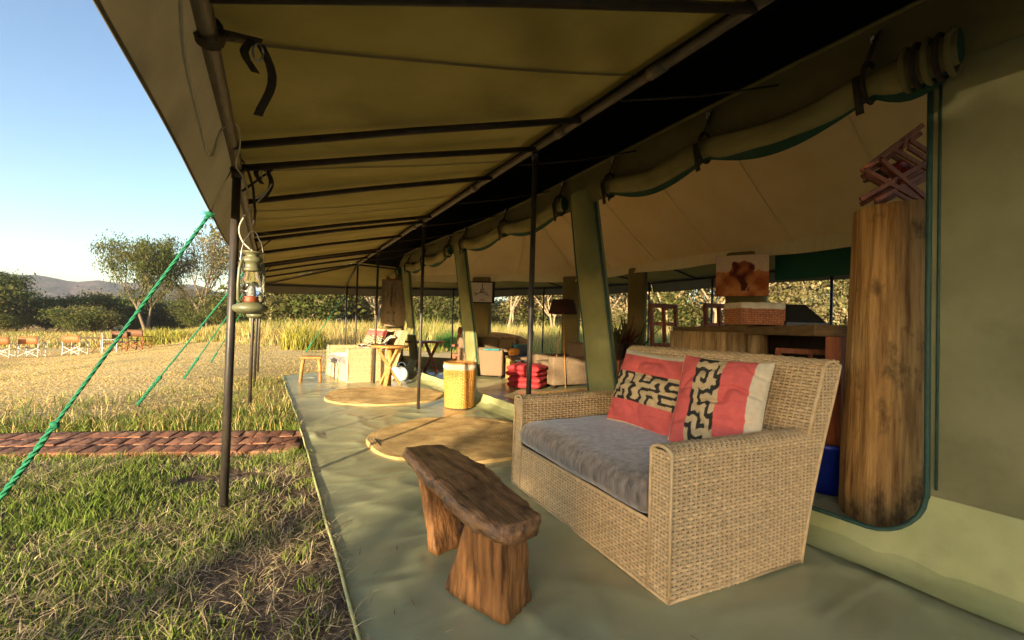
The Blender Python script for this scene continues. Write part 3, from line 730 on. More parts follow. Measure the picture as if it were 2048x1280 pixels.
def look(A, u, v):
    u += .012*math.sin(v*21)+.008*math.sin(u*40); v += .014*math.sin(u*17)
    n, m = len(A), len(A[0]); fy, fx = (1-v)*n, u*m; j, i = max(0, min(n-1, int(fy))), max(0, min(m-1, int(fx)))
    if A[j][i] != '#': return False
    fx -= i; fy -= j; e = .11; g = lambda jj, ii: 0 <= jj < n and 0 <= ii < m and A[jj][ii] == '#'
    if fx < e and i > 0 and not g(j, i-1): return False
    if fx > 1-e and i < m-1 and not g(j, i+1): return False
    if fy < e and j > 0 and not g(j-1, i): return False
    if fy > 1-e and j < n-1 and not g(j+1, i): return False
    return True
def pat1(u, v):
    if v > .93 or v < .035: return EDGE
    if .31 < v < .70: return BLK if look(A1_, u, (v-.31)/.39) else CREAM
    return RED
def pat2(u, v):
    if u > .86: return EDGE
    if .23 < u < .55: return BLK if look(A2_, (u-.23)/.32, v) else CREAM
    if u < .02: return EDGE
    return RED
def seatM(x, y, z, lean, yaw, roll): # pillow frame: local x -> -y (to the right), normal -> -x ; tilts back
    return (Matrix.Translation(A1) @ Matrix.Rotation(TH, 4, 'Z') @ Matrix.Translation((x, y, z)) @ Matrix.Rotation(-PI/2+yaw, 4, 'Z') @ Matrix.Rotation(-lean, 4, 'X') @ Matrix.Rotation(roll, 4, 'Y'))
p1 = pillow('throw_pillow', .56, .52, .19, pat1, 1); p1.matrix_world = seatM(.66, .86, .70, .32, .14, .05)
tag(p1, 'red throw pillow with a horizontal band of black maze pattern on the foreground loveseat', 'pillow', 'patterned pillows on the loveseats')
p2 = pillow('throw_pillow', .48, .52, .19, pat2, 2); p2.matrix_world = seatM(.66, .335, .705, .34, .30, .02)
tag(p2, 'red throw pillow with a vertical maze band and cream right edge on the foreground loveseat', 'pillow', 'patterned pillows on the loveseats')
for k, (dy, lab) in enumerate(((.95, 'patterned pillow nearer the open field on the sunlit far loveseat'), (.45, 'patterned pillow nearer the trestle table on the sunlit far loveseat'))):
    c = p1.copy(); COL.objects.link(c); c['label'] = lab
    c.matrix_world = Matrix.Translation((1.26, 8.32, .01)) @ Matrix.Rotation(.14, 4, 'Z') @ Matrix.Translation((.72, dy, .74)) @ Matrix.Rotation(-PI/2, 4, 'Z') @ Matrix.Rotation(-.3, 4, 'X')
bl = MB(); bl.c = []
def blf(u, v):
    x = .22+.66*v; y = -.02+.85*u; z = max(.645 if y < .17 else .645-.14*S((y-.17)/.12), .50+.30*S((v-.35)/.6))+.05*noise.noise(Vector((u*5, v*5, 3)))+.025*math.sin(u*14)*v
    return Matrix.Translation((1.26, 8.32, .01)) @ Matrix.Rotation(.14, 4, 'Z') @ Vector((x, y, z+.03))
bl.quadgrid(blf, 60, 50)
for v_ in bl.v:
    s_ = math.sin(v_[1]*26+4*noise.noise(Vector(v_)*5)+v_[2]*20); bl.c.append((.03,.026,.022) if s_ > .25 else (.66,.58,.44))
o = obj('throw_blanket', bl, M['print']); o.modifiers.new('thick', 'SOLIDIFY').thickness = .012
tag(o, 'black and cream zebra striped throw draped over the sunlit far loveseat', 'blanket')

# ------------------------------------------------------------------ rough wooden bench in the foreground
bn = thing('rough_bench', 'low bench of one rough dark slab on two splayed wooden legs in the foreground', 'bench', (.80, 1.80, .016))
def benchpt(p): return (p[0]-.80, p[1]-1.80, p[2]-.016)
oL = [(.655,2.36),(.64,2.20),(.635,2.05),(.63,1.91),(.64,1.76),(.635,1.62),(.645,1.47),(.66,1.36),(.71,1.275)]
oR = [(.80,2.375),(.90,2.35),(.922,2.22),(.918,2.08),(.938,1.96),(.945,1.83),(.918,1.68),(.912,1.55),(.90,1.42),(.875,1.315)]
sl = MB()
def edge(L, t):
    f = t*(len(L)-1); i = min(int(f), len(L)-2); f -= i; return L[i][0]+(L[i+1][0]-L[i][0])*f, L[i][1]+(L[i+1][1]-L[i][1])*f
def slab(u, v):   # u around section, v along
    l = edge(oL, v); r = edge(oR, v); t = u
    hh = .062*(1+.14*v)
    sec = [(0,.5),(.03,.86),(.12,1),(.3,.985),(.5,.97),(.7,.99),(.9,1),(.97,.88),(1,.55),(.985,.2),(.88,0),(.6,.02),(.3,.0),(.1,.04),(.015,.2)]
    k = u*len(sec); i = int(k) % len(sec); j = (i+1) % len(sec); f = k-int(k)
    s, z = sec[i][0]+(sec[j][0]-sec[i][0])*f, sec[i][1]+(sec[j][1]-sec[i][1])*f
    x = l[0]+(r[0]-l[0])*s; y = l[1]+(r[1]-l[1])*s; z = .364+hh*z+.004*math.sin(v*5)
    e_ = .25 if .12 < s < .9 and z > .39 else 1.3
    n = noise.noise_vector(Vector((x*9, y*9, z*9))); n2 = noise.noise_vector(Vector((x*28, y*28, z*28)))
    return benchpt((x+n.x*.010+n2.x*.008*e_, y+n.y*.012+n2.y*.008*e_, z+n.z*.004+n2.z*.004*e_))
sl.quadgrid(slab, 45, 60, closeu=True)
nb = len(sl.v); sl.f.append(tuple(range(44, -1, -1))); sl.f.append(tuple(range(nb-45, nb)))
obj('seat', sl, M['darkwood'], bn)
def leg(base, topc, name, seed):   # lofted block between two quads
    mb = MB()
    def f(u, v):
        k = u*4; i = int(k) % 4; j = (i+1) % 4; fr = k-int(k); fr = S(fr)*.5+fr*.5
        b = Vector(base[i]).lerp(Vector(base[j]), fr); t = Vector(topc[i]).lerp(Vector(topc[j]), fr); p = b.lerp(t, v**.85)
        c = (Vector(base[0])+Vector(base[2]))/2; ct = (Vector(topc[0])+Vector(topc[2]))/2; cc = c.lerp(ct, v**.85)
        cr = min(fr, 1-fr); p = cc+(p-cc)*(1-.06*max(0, 1-cr/.12))
        n = noise.noise_vector(p*7+Vector((seed, 0, 0))); p += Vector((n.x*.012, n.y*.012, n.z*.004*(v > 0)))
        gr = abs(noise.noise(Vector((u*26, v*.8, seed)))); p += (cc-p).normalized()*.009*max(0, .16-gr)/.16
        return benchpt(p)
    mb.quadgrid(f, 64, 24, closeu=True); nv = len(mb.v)
    mb.f.append(tuple(range(63, -1, -1))); mb.f.append(tuple(range(nv-64, nv)))
    return obj(name, mb, M['legwood'], bn)
leg([(.655,1.71,.018),(.775,1.385,.018),(.965,1.49,.018),(.88,1.76,.018)], [(.69,1.57,.37),(.735,1.385,.37),(.885,1.43,.37),(.855,1.63,.37)], 'leg', 1)
leg([(.70,2.02,.018),(.715,1.955,.018),(.92,1.99,.018),(.91,2.06,.018)], [(.675,2.20,.37),(.685,2.12,.37),(.875,2.12,.37),(.87,2.20,.37)], 'leg', 5)

# ------------------------------------------------------------------ round sisal rugs
def rug(x, y, r, label, seed, z=.024):
    mb = MB(); nr = 30
    def f(u, v):
        a = 2*PI*u; rr = r*v*(1+.02*math.sin(3*a+seed)+.012*math.sin(7*a+seed*2)); xx, yy = rr*math.cos(a), rr*math.sin(a)
        k = v*nr; zz = .0015*abs(math.sin(PI*k))**.6+.014*(noise.noise(Vector((xx*2.2, yy*2.2, seed)))+.4)+.016*(v > .9)*noise.noise(Vector((math.cos(a)*3, math.sin(a)*3, seed)))
        return (xx, yy, zz if v < 1 else -.016)
    mb.quadgrid(f, 90, nr*4, closeu=True); mb.c = []
    for p in mb.v:
        rr = math.hypot(p[0], p[1])/r*nr; t = .84+.2*(abs(math.sin(PI*rr))**.5)+.28*noise.noise(Vector((p[0]*2.6, p[1]*2.6, seed+3)))+.12*noise.noise(Vector((p[0]*14, p[1]*14, seed)))
        mb.c.append((t, t*.99, t*.96))
    o = obj('round_rug', mb, M['sisal']); o.location = (x, y, z); o.rotation_euler = (0, 0, seed)
    tag(o, label, 'rug', 'round sisal rugs'); return o
rug(1.66, 3.98, .86, 'round coiled sisal rug between the foreground bench and the laundry basket', 1)
rug(1.56, 6.72, .87, 'sunlit round sisal rug in front of the trestle table', 2)
rug(4.75, 5.0, 1.35, 'large round sisal rug inside the tent beneath the red floor cushions', 3)

# ------------------------------------------------------------------ laundry basket
lb = thing('laundry_basket', 'tall round cane laundry basket with a cloth rim at the foot of a tent pillar', 'basket', (2.26, 5.46, .02))
def cylP(r0, r1, H): return lambda u, v, h: Vector(((r0+(r1-r0)*v/H+h)*math.cos(u/.2), (r0+(r1-r0)*v/H+h)*math.sin(u/.2), v))
mb = MB(); weave(mb, cylP(.185, .215, .56), 2*PI*.2, .50, .019, .030, amp=.006, base=.004, seed=41)
bd = obj('body', MB().lathe([(.178,.0),(.19,.3),(.205,.55)], 28), M['rattan_back'], lb); obj('weave', mb, M['cane'], bd)
ln = MB().quadgrid(lambda u, v: ((.216+.012*math.sin(PI*v)+.004*noise.noise(Vector((u*30, v, 1))))*math.cos(2*PI*u), (.216+.012*math.sin(PI*v)+.004*noise.noise(Vector((u*30, v, 1))))*math.sin(2*PI*u), .50+.075*v), 60, 6, closeu=True)
obj('cloth_rim', ln, M['linen'], lb)
lid = MB().lathe([(.222,.575),(.228,.592),(.20,.60),(.19,.585),(0.001,.58)], 32, cap=False); obj('lid', lid, M['orangewood'], lb)

# ------------------------------------------------------------------ trestle table, dark table, small stool, cloth bag
tt = thing('trestle_table', 'small round wooden table on crossed splayed legs in the sun', 'table', (1.86, 7.75, .02))
obj('tabletop', MB().lathe([(.001,.665),(.30,.665),(.315,.68),(.315,.695),(.305,.705),(.001,.705)], 28, cap=False).jitter(.004, 9), M['orangewood'], tt)
for a in (0, 2.1, 4.2):
    obj('leg', MB().bar((.20*math.cos(a), .20*math.sin(a), 0), (-.22*math.cos(a), -.22*math.sin(a), .67), .075, .045).jitter(.006, 8), M['orangewood'], tt, smooth=False, bevel=.008)
obj('centre_post', MB().tube([(.0,.0,.0),(.012,.0,.35),(0,.01,.67)], [.05,.042,.045], 10).jitter(.006, 10), M['orangewood'], tt)
td = thing('dark_table', 'dark wooden table with crossed legs standing in shade behind a pillar', 'table', (3.05, 9.55, .02), .5)
obj('tabletop', MB().box((0,0,.70), (.85,.5,.04)), M['redwood'], td, smooth=False, bevel=.006)
for sx in (-.25, .25):
    for s in (-1, 1): obj('leg', MB().bar((sx, -.2*s, 0), (sx+.01*s, .2*s, .68), .07, .04), M['redwood'], td, smooth=False, bevel=.006)
so = thing('wooden_stool', 'small four legged wooden stool standing alone on the corner of the ground sheet', 'stool', (.68, 8.74, .015), -.1)
obj('seat', MB().rbox((0,0,.435), (.36,.32,.045), .02, 2).jitter(.006, 7), M['orangewood'], so)
for sx in (-1, 1):
    for sy in (-1, 1): obj('leg', MB().tube([(sx*.165, sy*.14, 0), (sx*.15, sy*.125, .25), (sx*.125, sy*.105, .425)], [.026,.028,.034], 7), M['orangewood'], so)
bg_ = thing('cloth_bag', 'slumped pale blue cloth bag on the floor behind the trestle table', 'bag', (2.22, 8.45, .02))
obj('body', MB().rbox((0,0,.15), (.34,.30,.30), .12, 6, fn=lambda o, h: Vector(o)*(1-.35*max(0, o.z/h.z))+noise.noise_vector(Vector(o)*6)*.05), mat('bag_cloth', (.35,.40,.50), (.65,.65,.68), .8, 6, bump=.5, bscale=12), bg_)
obj('handle', MB().tube([(.05+.07*math.cos(a), 0, .27+.07*math.sin(a)) for a in np.linspace(0, PI, 9)], .010, 6), M['bluegrey'], bg_)

# ------------------------------------------------------------------ seating inside the tent
def armchair(name, label, cat, loc, rz, w, d, ah, bh, m, curved=False, group=None):
    t = thing(name, label, cat, loc, rz, group)
    obj('base', MB().rbox((0,0,.19), (d, w-.3, .26), .03, 3), M[m], t)
    for s in (-1, 1):
        obj('arm', MB().rbox((0, s*(w/2-.09), ah/2+.03), (d, .19, ah-.04), .04, 3), M[m], t)
    obj('backrest', MB().rbox((d/2-.10,0,bh/2+.05), (.22, w-.02, bh-.06), .09, 5, fn=lambda o, h: Vector(o)+noise.noise_vector(Vector(o)*4)*.012), M[m], t)
    obj('seat_cushion', MB().rbox((-.06,0,.375), (d-.22, w-.40, .15), .05, 5, fn=lambda o, h: Vector(o)+Vector((0,0,.02*(1-(o.x/h.x)**2)))), M[m], t)
    for sx in (-1, 1):
        for sy in (-1, 1): obj('foot', MB().box((sx*(d/2-.06), sy*(w/2-.07), .03), (.06,.06,.06)), M['blackplank'], t, smooth=False)
    return t
armchair('tweed_sofa', 'brown tweed sofa whose plain side faces the red floor cushions', 'sofa', (5.06, 6.96, .02), -.05, 1.0, 1.1, .56, .80, 'tweed', group='brown tweed seats')
armchair('tweed_armchair', 'sunlit brown tweed armchair with thick rounded back behind the laundry basket', 'armchair', (4.15, 8.67, .02), 2.47, .82, .98, .60, .84, 'tweed', group='brown tweed seats')
tw = tag(obj('folded_cloth', MB().rbox((4.12,8.22,.625), (.34,.20,.03), .012, 2, M=Matrix.Rotation(-.67, 3, 'Z')), M['teal']), 'folded turquoise check cloth on the arm of the tweed armchair', 'cloth')
rz_ = tag(obj('rolled_blanket', MB().tube([(3.62+.05*k, 8.66+.063*k, .87) for k in range(9)], [.06,.075,.08,.08,.072,.08,.08,.075,.06], 12).jitter(.012, 9), M['tweed']), 'rolled brown blanket along the top of the tweed armchair back', 'blanket')
se = thing('wooden_settle', 'long wooden settle with carved end posts and cushions against the end of the tent', 'settle', (4.62, 9.20, .02), -.785)
obj('seat', MB().box((0,-.16,.40), (1.75,.42,.06)), M['redwood'], se, smooth=False, bevel=.006)
bkp = MB(); bkp.sheet([(-.85,.42),(.85,.42),(.85,.80)]+[(.85-1.7*k/12, .80+.16*math.sin(PI*k/12)**.7) for k in range(1, 12)]+[(-.85,.80)], (), lambda a, b_, t: (a, .06+.12*(b_-.4)-t, b_), .04)
obj('backrest', bkp, M['bartop'], se, smooth=False)
for s in (-1, 1):
    obj('end_post', MB().tube([(s*.88,.05,0),(s*.88,.05,.5),(s*.90,.14,.98),(s*.90,.14,1.06)], [.05,.05,.065,.03], 8), M['redwood'], se)
    obj('leg', MB().box((s*.82,-.33,.19), (.07,.07,.38)), M['redwood'], se, smooth=False)
    obj('arm', MB().box((s*.86,-.14,.62), (.07,.40,.05)), M['redwood'], se, smooth=False, bevel=.006)
def inset(loc, rz, lean, size, m, name, label, cat, group=None):
    o = obj(name, MB().rbox((0,0,0), size, min(size)*.49, 6, fn=lambda o, h: Vector((o.x*(1-.06*abs(o.z/h.z)), o.y*(1.0-.35*max(abs(o.x/h.x), abs(o.z/h.z))**3), o.z))+noise.noise_vector(Vector(o)*6)*.012), M[m])
    o.location = loc; o.rotation_euler = (lean, 0, rz); return tag(o, label, cat, group)
sm = Matrix.Translation((4.62, 9.20, 0)) @ Matrix.Rotation(-.785, 4, 'Z')
for k, (dx, m, lb_) in enumerate(((-.52, 'browncush', 'khaki back cushion on the settle, nearest the tweed armchair'), (-.05, 'browncush', 'khaki back cushion in the middle of the wooden settle'), (.40, 'browncush', 'khaki back cushion on the settle, nearest the floor lamp'))):
    p = sm @ Vector((dx, -.06, .66)); inset(p, -.785, -.25, (.46, .16, .42), m, 'back_cushion', lb_, 'cushion', 'cushions on the settle')
p = sm @ Vector((.72, -.20, .60)); inset(p, -.785, -.5, (.40, .15, .28), 'teal', 'small_cushion', 'small turquoise cushion at the end of the wooden settle', 'cushion')
p = sm @ Vector((.86, -.42, .58)); inset(p, -.4, -.6, (.36, .16, .30), 'bluegrey', 'small_cushion', 'blue grey cushion beside the turquoise one on the settle', 'cushion')
ct = thing('coffee_table', 'low wooden coffee table behind the red floor cushions', 'table', (4.72, 7.75, .02), -.3)
obj('tabletop', MB().box((0,0,.46), (.85,.62,.05)), M['bartop'], ct, smooth=False, bevel=.006)
obj('shelf', MB().box((0,0,.18), (.76,.54,.03)), M['redwood'], ct, smooth=False)
for sx in (-1, 1):
    for sy in (-1, 1): obj('leg', MB().box((sx*.37, sy*.26, .217), (.08,.08,.434)), M['orangewood'], ct, smooth=False, bevel=.005)
bk_ = thing('stacked_books', 'pale books lying on the coffee table', 'books', (4.86, 7.66, .508), .4)
for k in range(2): obj('book', MB().box((.01*k,0,.02+.036*k), (.26-.03*k,.19,.034)), M['paper'], bk_, smooth=False)
bo = thing('dark_bottle', 'dark glass bottle standing on the coffee table', 'bottle', (4.45, 7.95, .506))
obj('body', MB().lathe([(.001,0),(.042,.0),(.044,.03),(.044,.17),(.016,.23),(.014,.30)], 14), M['blackpl'], bo); obj('cap', MB().lathe([(.016,.29),(.016,.315)], 10), M['redwood'], bo)
oc = tag(obj('folded_cloth', MB().rbox((4.36,7.72,.60), (.2,.2,.16), .06, 3).jitter(.02, 9), M['cane']), 'bright orange cloth heaped on the coffee table beside the dark bottle', 'cloth')
oc.data.materials[0] = mat('orange_cloth', (.55,.20,.03), (.7,.30,.05), .9, 9, bump=.4)
for k in range(4):
    lab = ['red floor cushion at the bottom of the stack on the tent floor', 'red floor cushion second from the bottom of the floor stack', 'red floor cushion second from the top of the floor stack', 'red floor cushion on top of the stack, plump and creased'][k]
    def pf(o, h, k=k):
        e = max(abs(o.x/h.x), abs(o.y/h.y)); return Vector((o.x, o.y, o.z*(1-.55*e**4)))+noise.noise_vector(Vector(o)*5+Vector((k*5, 0, 0)))*.022
    o = obj('floor_cushion', MB().rbox((0,0,0), (.60,.60,.125), .06, 8, fn=pf), M['redcush']); o.location = (4.08+.02*rnd.uniform(-1,1), 6.72+.02*rnd.uniform(-1,1),   .10+k*.098); o.rotation_euler = (rnd.uniform(-.03,.03), rnd.uniform(-.03,.03), .75+rnd.uniform(-.12,.12))
    tag(o, lab, 'cushion', 'stack of red floor cushions')
# floor lamp
fl_ = thing('floor_lamp', 'floor lamp with a dark maroon shade on thin pale legs beside the tent post', 'lamp', (4.72, 6.55, .02))
obj('shade', MB().lathe([(.27,1.36),(.20,1.62),(.195,1.62),(.262,1.362)], 28, cap=False), M['shade'], fl_)
for a in (0.4, 2.5, 4.6): obj('leg', MB().tube([(.15*math.cos(a), .17*math.sin(a), 0), (.01*math.cos(a), .01*math.sin(a), 1.40)], .009, 6), M['orangewood'], fl_)
obj('bulb', MB().lathe([(.001,1.40),(.03,1.43),(.035,1.47),(.001,1.51)], 12, cap=False), M['white'], fl_)

# ------------------------------------------------------------------ pictures
def inplane(o, rz): return Matrix.Translation(o) @ Matrix.Rotation(rz, 4, 'Z')
# framed line drawing of a branch
pf_ = thing('framed_picture', 'framed ink drawing of a forked branch hung on the end post', 'picture', (4.40, 9.40, 1.92), -.60)
obj('frame', MB().box((0,0,0), (.60,.03,.52)), M['blackplank'], pf_, smooth=False)
obj('sheet', MB().box((-.02,-.018,.0), (.52,.012,.46)), M['paper'], pf_, smooth=False)
ik = MB()
for pl in ([(0,.20),(.0,.06),(-.01,-.02)], [(0,.02),(.08,-.05),(.17,-.08)], [(-.01,.0),(-.09,-.02),(-.15,-.06),(-.18,-.10)], [(-.13,-.04),(-.20,-.01)], [(.03,.10),(.05,.0),(.1,.02)], [(-.03,.08),(-.04,0)], [(.1,-.06),(.13,.0)], [(-.06,-.19),(.0,-.175),(.06,-.19)]):
    ik.tube([(p[0], -.026, p[1]) for p in pl], [.010]+[.006]*(len(pl)-1), 5)
obj('drawing', ik, M['ink'], pf_)
# painting on the far post
pg = thing('canvas_painting', 'orange and rust painting hung on the far post above the bar', 'painting', (5.74, 3.74, 1.92), -1.05)
obj('stretcher', MB().box((0,0,0), (.66,.035,.58)), M['blackplank'], pg, smooth=False)
pm = MB(); pm.c = []; n = 60
def pgc(u, v):
    k = noise.fractal(Vector((u*4, v*4, 2)), 1, 2, 5); tr = noise.noise(Vector((u*7, v*5, 8)))
    c = Vector((.36,.09,.02)).lerp(Vector((.66,.26,.08)), max(0, min(1, .5+k)))
    if v > .58+.08*k: c = Vector((.70,.50,.32))
    d = math.hypot((u-.5)*1.2, (v-.62)*1.3)+.12*tr
    if d < .30: c = Vector((.12,.02,.008)).lerp(Vector((.50,.15,.04)), max(0, min(1, .5+1.4*tr)))
    if abs(u-.52-.05*math.sin(v*9)) < .07 and .12 < v < .5: c = Vector((.10,.022,.01))
    if abs((u-.62)-.35*(v-.22)) < .018 and .12 < v < .30: c = Vector((.50,.24,.10))
    return tuple(c)
b = 0
for j in range(n+1):
    for i in range(n+1): pm.v.append(((i/n-.5)*.655, -.0205, (j/n-.5)*.575)); pm.c.append(pgc(i/n, j/n))
for j in range(n):
    for i in range(n): a = j*(n+1)+i; pm.f.append((a, a+1, a+n+2, a+n+1))
obj('picture_face', pm, M['print'], pg)
# rhino head print at the tent corner
rp_ = thing('animal_print', 'brown cloth print of a horned animal head hanging at the corner post', 'picture', (2.66, 10.86, 1.62), -.55)
rm = MB(); rm.c = []
def rhc(u, v):
    x, y = u-.42, v
    k = .5+.5*noise.fractal(Vector((u*9, v*12, 4)), 1, 2, 4)
    c = Vector((.16,.115,.06)).lerp(Vector((.24,.18,.10)), k); ax = abs(x)
    w = .20+.07*math.sin(y*4.2+.3)-.06*(y < .18)
    if ax < w: c = Vector((.17,.125,.07)).lerp(Vector((.36,.28,.17)), k*(1-ax/w*.6))
    if ax < .028+.03*(.95-y) and .42 < y < .93: c = Vector((.10,.07,.04))
    if math.hypot((ax-.13), (y-.30)*1.6) < .045: c = Vector((.07,.05,.03))
    if math.hypot((ax-.10), (y-.12)*1.6) < .04: c = Vector((.08,.055,.035))
    if math.hypot((ax-.20)*1.6, (y-.70)) < .10: c = Vector((.13,.09,.05)) if ax < .21 else Vector((.3,.23,.14))
    return tuple(c)
for j in range(n+1):
    for i in range(n+1): rm.v.append(((i/n-.5)*.60, -.012+.012*math.sin(i*.22), (j/n-.5)*1.15)); rm.c.append(rhc(i/n, j/n))
for j in range(n):
    for i in range(n): a = j*(n+1)+i; rm.f.append((a, a+1, a+n+2, a+n+1))
o = obj('cloth', rm, M['print'], rp_); o.modifiers.new('thick', 'SOLIDIFY').thickness = .006
obj('batten', MB().tube([(-.31,-.005,.58),(.31,-.005,.58)], .014, 8), M['redwood'], rp_)

# ------------------------------------------------------------------ the bar
P1, P2, P3 = Vector((5.72,4.80,0)), Vector((4.46,2.80,0)), Vector((3.42,1.62,0))
bar = thing('bar_counter', 'wooden bar counter fronted with upright half logs', 'bar', tuple(P2))
def bo_(name, mb, m, **k): return obj(name, mb, M[m], bar, off=tuple(P2), **k)
aw = Vector((.8,-.6,0))
def slabp(a, b_, dep, z0, z1, fo=.06):
    d = (b_-a).normalized(); f = -aw*fo
    return MB().hexa([tuple(q+Vector((0,0,z))) for z in (z0, z1) for q in (a+f-d*.05, b_+f, b_+aw*dep, a+aw*dep-d*.05)])
bo_('countertop', slabp(P1, P2, .62, 1.125, 1.19), 'bartop', smooth=False, bevel=.01, fixn=True)
bo_('countertop', slabp(P2, P3, .62, 1.10, 1.185, .05), 'bartop', smooth=False, bevel=.01, fixn=True)
bo_('void_back', MB().hexa([tuple(q+Vector((0,0,z))) for z in (.02, 1.15) for q in (P2+aw*.40, P3+aw*.40, P3+aw*.43, P2+aw*.43)]), 'blackplank', smooth=False, fixn=True)  # near-black board added to stand in for the shaded void under the counter
bo_('end_panel', MB().hexa([tuple(q+Vector((0,0,z))) for z in (.02, 1.12) for q in (P1+aw*.08, P2+aw*.08, P2+aw*.12, P1+aw*.12)]), 'blackplank', smooth=False, fixn=True)
bo_('void_side', MB().hexa([tuple(q+Vector((0,0,z))) for z in (.02, 1.15) for q in (P2+aw*.02, P2+aw*.02+Vector((.05,-.03,0)), P2+aw*.42+Vector((.05,-.03,0)), P2+aw*.42)]), 'blackplank', smooth=False, fixn=True)  # added black board closing that shaded void beside the corner log
nl = 8
for k in range(nl):
    a = P1.lerp(P2, (k+.5)/nl); d = (P2-P1).normalized(); w = (P2-P1).length/nl
    mb = MB().tube([(0,0,.02),(.004*math.sin(k*3),0,.5),(0,.004*math.cos(k*2),1.12)], [w*.47,w*.42,w*.45], 12).jitter(.010, 5, k)
    o = obj('half_log', mb, M['loghalf'], bar); o.location = a-P2-aw*(.02+.03*((k*7) % 3))
o = obj('half_log', MB().tube([(0,0,.02),(.01,0,.5),(0,0,1.10)], [.10,.095,.095], 12).jitter(.008, 5, 40), M['loghalf'], bar); o.location = (-.02, -.10, 0)
bo_('leg', MB().box(tuple(P3+aw*.1+Vector((0,0,.55))), (.10,.10,1.10)), 'redwood', smooth=False)
def tallchair(loc, rz, label, w=.52):
    t = thing('bar_chair', label, 'chair', loc, rz, 'tall slatted bar chairs')
    for s in (-1, 1):
        obj('upright', MB().bar((s*w/2, .0, 0), (s*w/2, .14, 1.55), .06, .05), M['redwood'], t, smooth=False, bevel=.005)
        obj('leg', MB().bar((s*w/2, -.46, 0), (s*w/2, -.44, .78), .06, .05), M['redwood'], t, smooth=False, bevel=.005)
    obj('slat', MB().bar((0, .07, .80), (0, .137, 1.52), .07, .03), M['redwood'], t, smooth=False)
    obj('top_rail', MB().box((0, .137, 1.53), (w+.04, .035, .075)), M['redwood'], t, smooth=False, bevel=.005)
    obj('cross_rail', MB().box((0, .11, 1.22), (w, .03, .06)), M['redwood'], t, smooth=False)
    obj('cross_rail', MB().box((0, .07, .86), (w, .03, .06)), M['redwood'], t, smooth=False)
    obj('seat', MB().box((0, -.20, .80), (w+.04, .54, .045)), M['redwood'], t, smooth=False, bevel=.008)
    for z in (.3,): obj('stretcher', MB().box((0, -.45, z), (w, .04, .04)), M['redwood'], t, smooth=False)
    return t
tc1 = tallchair((5.92, 5.16, .02), -.15, 'tall red wooden chair with open slatted back at the end of the bar')
dup(tc1, (6.36, 4.42, .02), -.25, 'tall red wooden chair behind the lined basket on the bar', 'tall slatted bar chairs')
dup(tc1, (4.10, 2.05, .02), 2.2, 'tall red wooden chair half hidden behind the foreground loveseat back', 'tall slatted bar chairs', scale=(.9,.9,.62))
# baskets and folding case on the bar
def linedbasket(loc, rz, label, w=.40, d=.28, h=.15):
    t = thing('lined_basket', label, 'basket', loc, rz, 'lined baskets on the bar'); mb = MB()
    for (o_, du_, dn, L_) in (((-w/2,-d/2,0),(1,0,0),(0,-1,0),w), ((w/2,-d/2,0),(0,1,0),(1,0,0),d), ((w/2,d/2,0),(-1,0,0),(0,1,0),w), ((-w/2,d/2,0),(0,-1,0),(-1,0,0),d)):
        weave(mb, plane3(o_, du_, (0,0,1), dn), L_, h, .017, .026, amp=.005, seed=int(w*100))
    b_ = obj('body', MB().box((0,0,h/2), (w-.01,d-.01,h-.004)), M['rattan_back'], t, smooth=False); obj('weave', mb, M['redcane'], b_)
    obj('liner', MB().rbox((0,0,h+.022), (w+.02,d+.02,.06), .018, 6).jitter(.007, 16), M['linen'], t); return t
linedbasket((3.94, 2.44, 1.19), -.47, 'red brown cane basket with folded cream liner at the near edge of the bar')
linedbasket((4.33, 2.62, 1.19), -.3, 'smaller shaded cane basket with cream liner at the back of the bar', .22, .24, .14)
cs = thing('display_case', 'black wedge shaped case lying open on the bar beside the baskets', 'case', (4.25, 2.20, 1.19), -.6)
obj('base', MB().box((0,0,.015), (.36,.26,.03)), M['blackpl'], cs, smooth=False); obj('lid', MB().hexa([(-.18,-.10,.03),(.18,-.10,.03),(.18,-.08,.03),(-.18,-.08,.03),(-.18,.02,.20),(.06,.02,.20),(.06,.04,.20),(-.18,.04,.20)]), M['blackpl'], cs, smooth=False)

# ------------------------------------------------------------------ standing log with the folding rack, blue tub
lg = thing('standing_log', 'thick upright timber log standing just inside the tent doorway', 'log', (3.33, 1.18, .02))
sec = [(-.215,.15),(-.262,.03),(-.235,-.10),(-.165,-.19),(-.06,-.245),(.06,-.25),(.165,-.205),(.24,-.10),(.265,.03),(.215,.16),(.06,.25),(-.10,.235)]
def logf(u, v):
    k = u*len(sec); i = int(k) % len(sec); j = (i+1) % len(sec); f = k-int(k)
    x = sec[i][0]+(sec[j][0]-sec[i][0])*f; y = sec[i][1]+(sec[j][1]-sec[i][1])*f; tp_ = 1.03-.24*v**1.3
    n = noise.noise_vector(Vector((x*4, y*4, v*3)))*.014; cr = max(0, .12-abs(noise.noise(Vector((u*16, v*1.1, 3)))))*.10
    return (x*tp_*(1-cr)+n.x, y*tp_*(1-cr)+n.y, 1.875*v)
mb = MB().quadgrid(logf, 60, 40, closeu=True); nv = len(mb.v); mb.f.append(tuple(range(nv-60, nv))); mb.f.append(tuple(range(59, -1, -1)))
obj('trunk', mb, M['logwood'], lg, smooth='auto')

